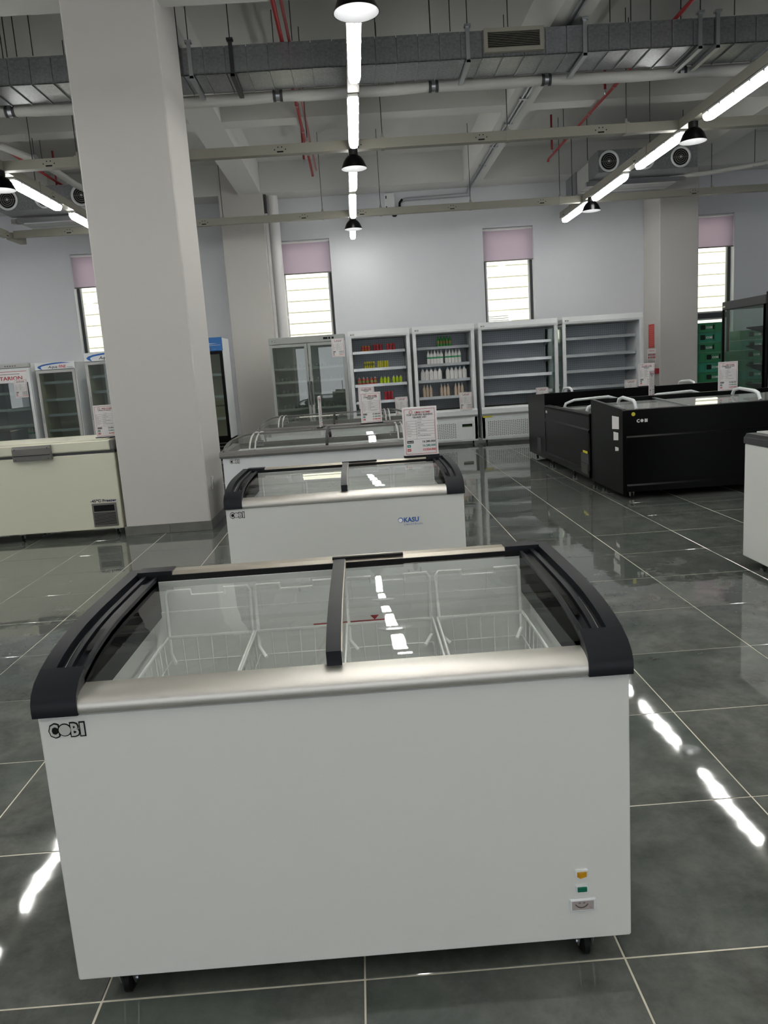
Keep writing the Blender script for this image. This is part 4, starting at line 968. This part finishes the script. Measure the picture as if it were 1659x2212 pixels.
# drinks: one mesh per bottle, built once per kind
def bottle(name, prof, bands, cap, n=12):
    m = MB(); mats = []
    for k, (a, c, mt) in enumerate(bands):
        if mt not in mats: mats.append(mt)
        m.lathe(prof[a:c+1], n=n, mi=mats.index(mt), ph=.5 if n == 4 else 0)
    return m, mats
def row(name, label, cat, x0, x1, n, z, y, build, grp):
    o0 = None; st = (x1-x0)/n
    for i in range(n):
        x = x0+st*(i+.5)
        if o0 is None:
            m, mats = build(st*.94); o0 = m.build(name, mats, None, 40); o = o0
        else: o = o0.copy(); C.objects.link(o)
        o.location = (x, y, z); tag(o, label, cat, grp)
M_OR = mat('orange drink', '#c06a12', .35); M_RD = mat('red drink', '#b51f2c', .35); M_YL = mat('yellow drink', '#b9b41f', .35); M_LM = mat('lime drink', '#a9c411', .35)
M_GR = mat('green bottle', '#1f8a2a', .3); M_MK = mat('milk white', '#dcdcd8', .4); M_GB = mat('green band', '#2f9a5f', .4); M_BL = mat('pale blue cap', '#9cc3d8', .4); M_BG = mat('beige drink', '#cbb9a3', .4); M_PK = mat('red label', '#8e2430', .4)
def b_can(c1, c2, h=.1):
    def f(w): 
        r = w/2; return bottle('x', [(0, 0), (r*.9, 0), (r, .008), (r, h*.45), (r, h*.75), (r, h-.01), (r*.85, h), (0, h)], [(0, 3, c1), (3, 4, c2), (4, 7, c1)], None)
    return f
def b_bot(c1, c2, c3, h):
    def f(w):
        r = w/2; return bottle('x', [(0, 0), (r*.92, 0), (r, .01), (r, h*.3), (r, h*.58), (r, h*.66), (r*.5, h*.84), (r*.38, h*.87), (r*.38, h*.88), (r*.42, h*.885), (r*.42, h), (0, h)], [(0, 3, c1), (3, 4, c2), (4, 8, c1), (8, 11, c3)], None)
    return f
def b_milk(band_, cap, h):
    def f(w):
        r = w/2*1.02; return bottle('x', [(0, 0), (r*1.3, 0), (r*1.35, .01), (r*1.35, h*.42), (r*1.35, h*.54), (r*1.35, h*.68), (r*.5, h*.88), (r*.42, h*.9), (r*.45, h*.905), (r*.45, h), (0, h)], [(0, 3, M_MK), (3, 4, band_), (4, 7, M_MK), (7, 10, cap)], None, 4)
    return f
Y2 = 13.34; A = SH
row('drink_can', 'orange drink can in the left group on the top shelf of the drinks cooler', 'can', .085, .235, 3, A[0], Y2, b_can(M_OR, M_RD), 'orange cans, top shelf')
row('drink_can', 'red drink can in the middle group on the top shelf of the drinks cooler', 'can', .28, .44, 3, A[0], Y2, b_can(M_RD, M_PK, .115), 'red cans, middle of the top shelf')
row('drink_can', 'red drink can in the right group on the top shelf of the drinks cooler', 'can', .50, .66, 3, A[0], Y2, b_can(M_RD, M_PK, .115), 'red cans, right of the top shelf')
row('drink_carton', 'yellow drink carton in the left group on the second shelf of the drinks cooler', 'carton', .11, .29, 5, A[1], Y2, b_can(M_YL, mat('olive print', '#6f6a20', .4), .12), 'yellow cartons, left')
row('drink_carton', 'yellow drink carton in the right group on the second shelf of the drinks cooler', 'carton', .335, .525, 5, A[1], Y2, b_can(M_YL, M_YL, .12), 'yellow cartons, right')
row('drink_bottle', 'red-printed drink bottle on the third shelf of the drinks cooler', 'bottle', -.015, .315, 5, A[2], Y2, b_bot(mat('red white print', '#b5443a', .4), mat('green print', '#7f9a55', .4), M_MK, .125), 'red-printed bottles, third shelf')
row('drink_bottle', 'lime drink bottle in the middle group on the third shelf of the drinks cooler', 'bottle', .36, .535, 3, A[2], Y2, b_bot(M_LM, M_LM, M_MK, .125), 'lime bottles, middle')
row('drink_bottle', 'lime drink bottle in the right group on the third shelf of the drinks cooler', 'bottle', .57, .745, 3, A[2], Y2, b_bot(M_LM, M_LM, M_MK, .125), 'lime bottles, right')
row('drink_can', 'red drink can on the lowest shelf of the drinks cooler', 'can', .42, .572, 3, A[3], Y2, b_can(M_RD, M_PK, .15), 'red cans, lowest shelf')
row('drink_bottle', 'green bottle on the top shelf of the milk cooler', 'bottle', 1.362, 1.61, 5, A[0], Y2, b_bot(M_GR, mat('orange label', '#8a7a3a', .4), M_GR, .175), 'green bottles, top shelf')
row('milk_bottle', 'white milk bottle with a green band, left block on the second shelf', 'bottle', 1.18, 1.455, 5, A[1], Y2, b_milk(M_GB, M_MK, .235), 'green-banded milk bottles, left block')
row('milk_bottle', 'white milk bottle with a green band, right block on the second shelf', 'bottle', 1.485, 1.76, 5, A[1], Y2, b_milk(M_GB, M_MK, .235), 'green-banded milk bottles, right block')
row('milk_bottle', 'white milk bottle with a pale blue cap, left block on the third shelf', 'bottle', 1.06, 1.42, 5, A[2], Y2, b_milk(M_MK, M_BL, .21), 'blue-capped milk bottles, left block')
row('milk_bottle', 'white milk bottle with a pale blue cap, right block on the third shelf', 'bottle', 1.485, 1.84, 5, A[2], Y2, b_milk(M_MK, M_BL, .21), 'blue-capped milk bottles, right block')
for a, c, w in ((1.08, 1.245, 'left'), (1.375, 1.545, 'middle'), (1.62, 1.785, 'right')):
    row('drink_bottle', 'beige drink bottle in the %s group on the lowest shelf of the milk cooler' % w, 'bottle', a, c, 3, A[3], Y2, b_bot(M_BG, M_BG, M_MK, .21), 'beige bottles, '+w)
row('milk_bottle', 'white milk bottle with a green band, low in the fridge at the left edge', 'bottle', -5.62, -5.37, 5, .57, 13.3, b_milk(M_GB, M_MK, .235), 'milk bottles in the left-edge fridge')
row('small_jar', 'small pale jar on the second shelf of the taller blue-swoosh fridge', 'jar', -4.15, -3.85, 5, 1.3, 13.3, b_can(M_BG, M_BG, .06), 'small jars in the taller fridge')

# ------------------------------------------------------------------ black wall cooler, crates and posters on the right
bc = thing('black_cooler', 'tall black cooler with glass side and black shelves at the right edge', 'cooler', (6.02, 11.5, 0))
Wc, Dc, Hc = 1.0, 1.38, 2.06
m = MB(); m.box(0, .035, Dc-.035, Dc, .1, 1.93); m.box(0, .035, .0, .06, .1, 1.93); m.box(0, .035, .06, Dc-.035, .1, .3); m.build('side_frame', BLACK, bc)
MB().box(.012, .02, .06, Dc-.035, .3, 1.92).build('side_glass', GLASSG, bc)
MB().cbox(0, Wc, 0, Dc, 1.93, Hc, .008).build('header', DGREY, bc); MB().box(0, Wc, 0, .05, .1, 1.93).build('back_panel', BLACK, bc)
MB().box(0, Wc, 0, Dc, .06, .3).build('base', BLACK, bc); MB().box(Wc-.03, Wc, .05, Dc, .3, 1.93).build('far_side', GLASSG, bc)
for z in (1.62, 1.34, 1.05, .76, .5):
    m = MB(); m.box(.03, Wc-.03, .05, .62, z-.02, z); m.prism([(.05, z-.02), (.6, z-.02), (.05, z-.12)], 'x', .03, .036); m.build('shelf', BLACK, bc)
MB().box(-.003, 0, Dc-.11, Dc-.03, 1.97, 1.995).build('badge', PAPER, bc)
bc2 = thing('black_cooler', 'second black cooler back to back with the first, cut by the right edge', 'cooler', (6.02, 10.1, 0))
m = MB(); m.box(0, .05, 1.32, 1.39, .1, 1.93); m.box(0, .05, 0, .05, .1, 1.93); m.build('side_frame', BLACK, bc2); MB().cbox(0, Wc, 0, 1.39, 1.93, 2.1, .008).build('header', BLACK, bc2); MB().box(0, Wc, 0, 1.39, .06, .3).build('base', BLACK, bc2)
MB().box(.06, Wc, 1.34, 1.39, .3, 1.93).build('back_panel', COOLIN, bc2)
for z in (1.62, 1.34, 1.05, .76): MB().box(.05, Wc, .8, 1.34, z-.02, z).build('shelf', BLACK, bc2)
price_sign('price sign at the right edge on the black coolers', 5.98, 11.3, .62, 'OPEN COOLER', '', ('39.680.000', '39.680.000', '31.744.000'), foot=False)

def make_crate(cm):
    t = thing('plastic_crate', '', 'crate'); w, d, h = .60, .42, .172
    m = MB(); th = .012
    m.box(0, w, 0, d, 0, .015); m.box(0, w, d-th, d, .015, h); m.box(0, th, 0, d-th, .015, h); m.box(w-th, w, 0, d-th, .015, h)
    m.box(th, w-th, 0, th, .015, .05); m.box(th, w-th, 0, th, h-.035, h); m.box(th, .17, 0, th, .05, h-.035); m.box(w-.17, w-th, 0, th, .05, h-.035); m.box(.26, .40, 0, th, .05, h-.035)
    m.box(-.006, w+.006, -.006, d+.006, h-.014, h-.002); m.build('shell', cm, t)
    for a, c in ((.17, .26), (.40, .43)): MB().rect(a, c, .05, h-.035, .011).build('opening', CRATED, t)
    for x in (.03, .14, .44, .56): MB().box(x, x+.012, -.008, 0, .012, h-.012).build('rib', cm, t)
    m = MB(); m.text('COBI', .035, (.33, -.0015, .07), 0, 'C', bold=.04); m.build('lettering', PAPER, t)
    return t
cr1 = make_crate(CRATE); cr2 = make_crate(CRATE2); u1 = u2 = False; pos = []
for k in range(10): pos.append((6.24+(.0 if k < 7 else -.12)+.01*((k*3) % 3), 14.3, .18*k, 'left', k))
for k in range(9): pos.append((7.02+.012*((k*5) % 3), 14.32, .18*k, 'right', k))
ordn = ['lowest', 'second lowest', 'third from the floor', 'fourth from the floor', 'fifth from the floor', 'sixth from the floor', 'seventh from the floor', 'eighth from the floor', 'ninth from the floor', 'tenth from the floor']
for x, y, z, s, k in pos:
    top = k == (9 if s == 'left' else 8)
    l = 'green plastic crate in the %s stack by the right-hand window, %s' % (s, 'topmost' if top else ordn[k])
    src = cr1 if (k*7+len(s)) % 3 else cr2
    if src is cr1 and not u1: o = cr1; u1 = True; o.location = (x, y, z); o['label'] = l
    elif src is cr2 and not u2: o = cr2; u2 = True; o.location = (x, y, z); o['label'] = l
    else: o = dup(src, (x, y, z), l)
    o['group'] = 'stacked green crates'

ps = thing('red_banner', 'red vertical banner on the left face of the right-hand pilaster', 'poster', (5.5, 14.6, 0))
MB().box(-.004, 0, -.14, .14, 1.41, 1.84).build('sheet', mat('red paper', '#c6463f', .6), ps)
m = MB()
for i in range(11): m.box(-.0055, -.004, -.1, .1, 1.45+.034*i, 1.456+.034*i)
m.build('printed_lines', mat('pale red print', '#d8847c', .6), ps, kind='stuff')
pb = thing('notice_poster', 'white notice with red and black print below the red banner', 'poster', (5.5, 14.59, 0))
MB().box(-.004, 0, -.22, .22, 1.11, 1.39).build('sheet', PAPER, pb)
m = MB()
for i in range(5):
    for j in range(2): m.box(-.0055, -.004, -.19+.078*i, -.135+.078*i, 1.215+.05*j, 1.255+.05*j, (i+j) % 2)
for i in range(3): m.box(-.0055, -.004, -.18, .18, 1.14+.02*i, 1.147+.02*i, 1)
m.box(-.0055, -.004, -.14, .14, 1.35, 1.358, 0); m.build('printed_figures', [REDT, GREYP], pb, kind='stuff')
rb = thing('fire_alarm_box', 'small dark red box on the right-hand pilaster below the notice', 'alarm', (5.5, 14.36, .985))
MB().cbox(-.05, 0, -.14, .14, -.05, .05, .006).build('case', mat('dark red paint', '#8e1520', .4), rb); MB().box(-.053, -.05, -.1, .1, -.02, .0).build('front_plate', mat('red plate', '#a82530', .4), rb)
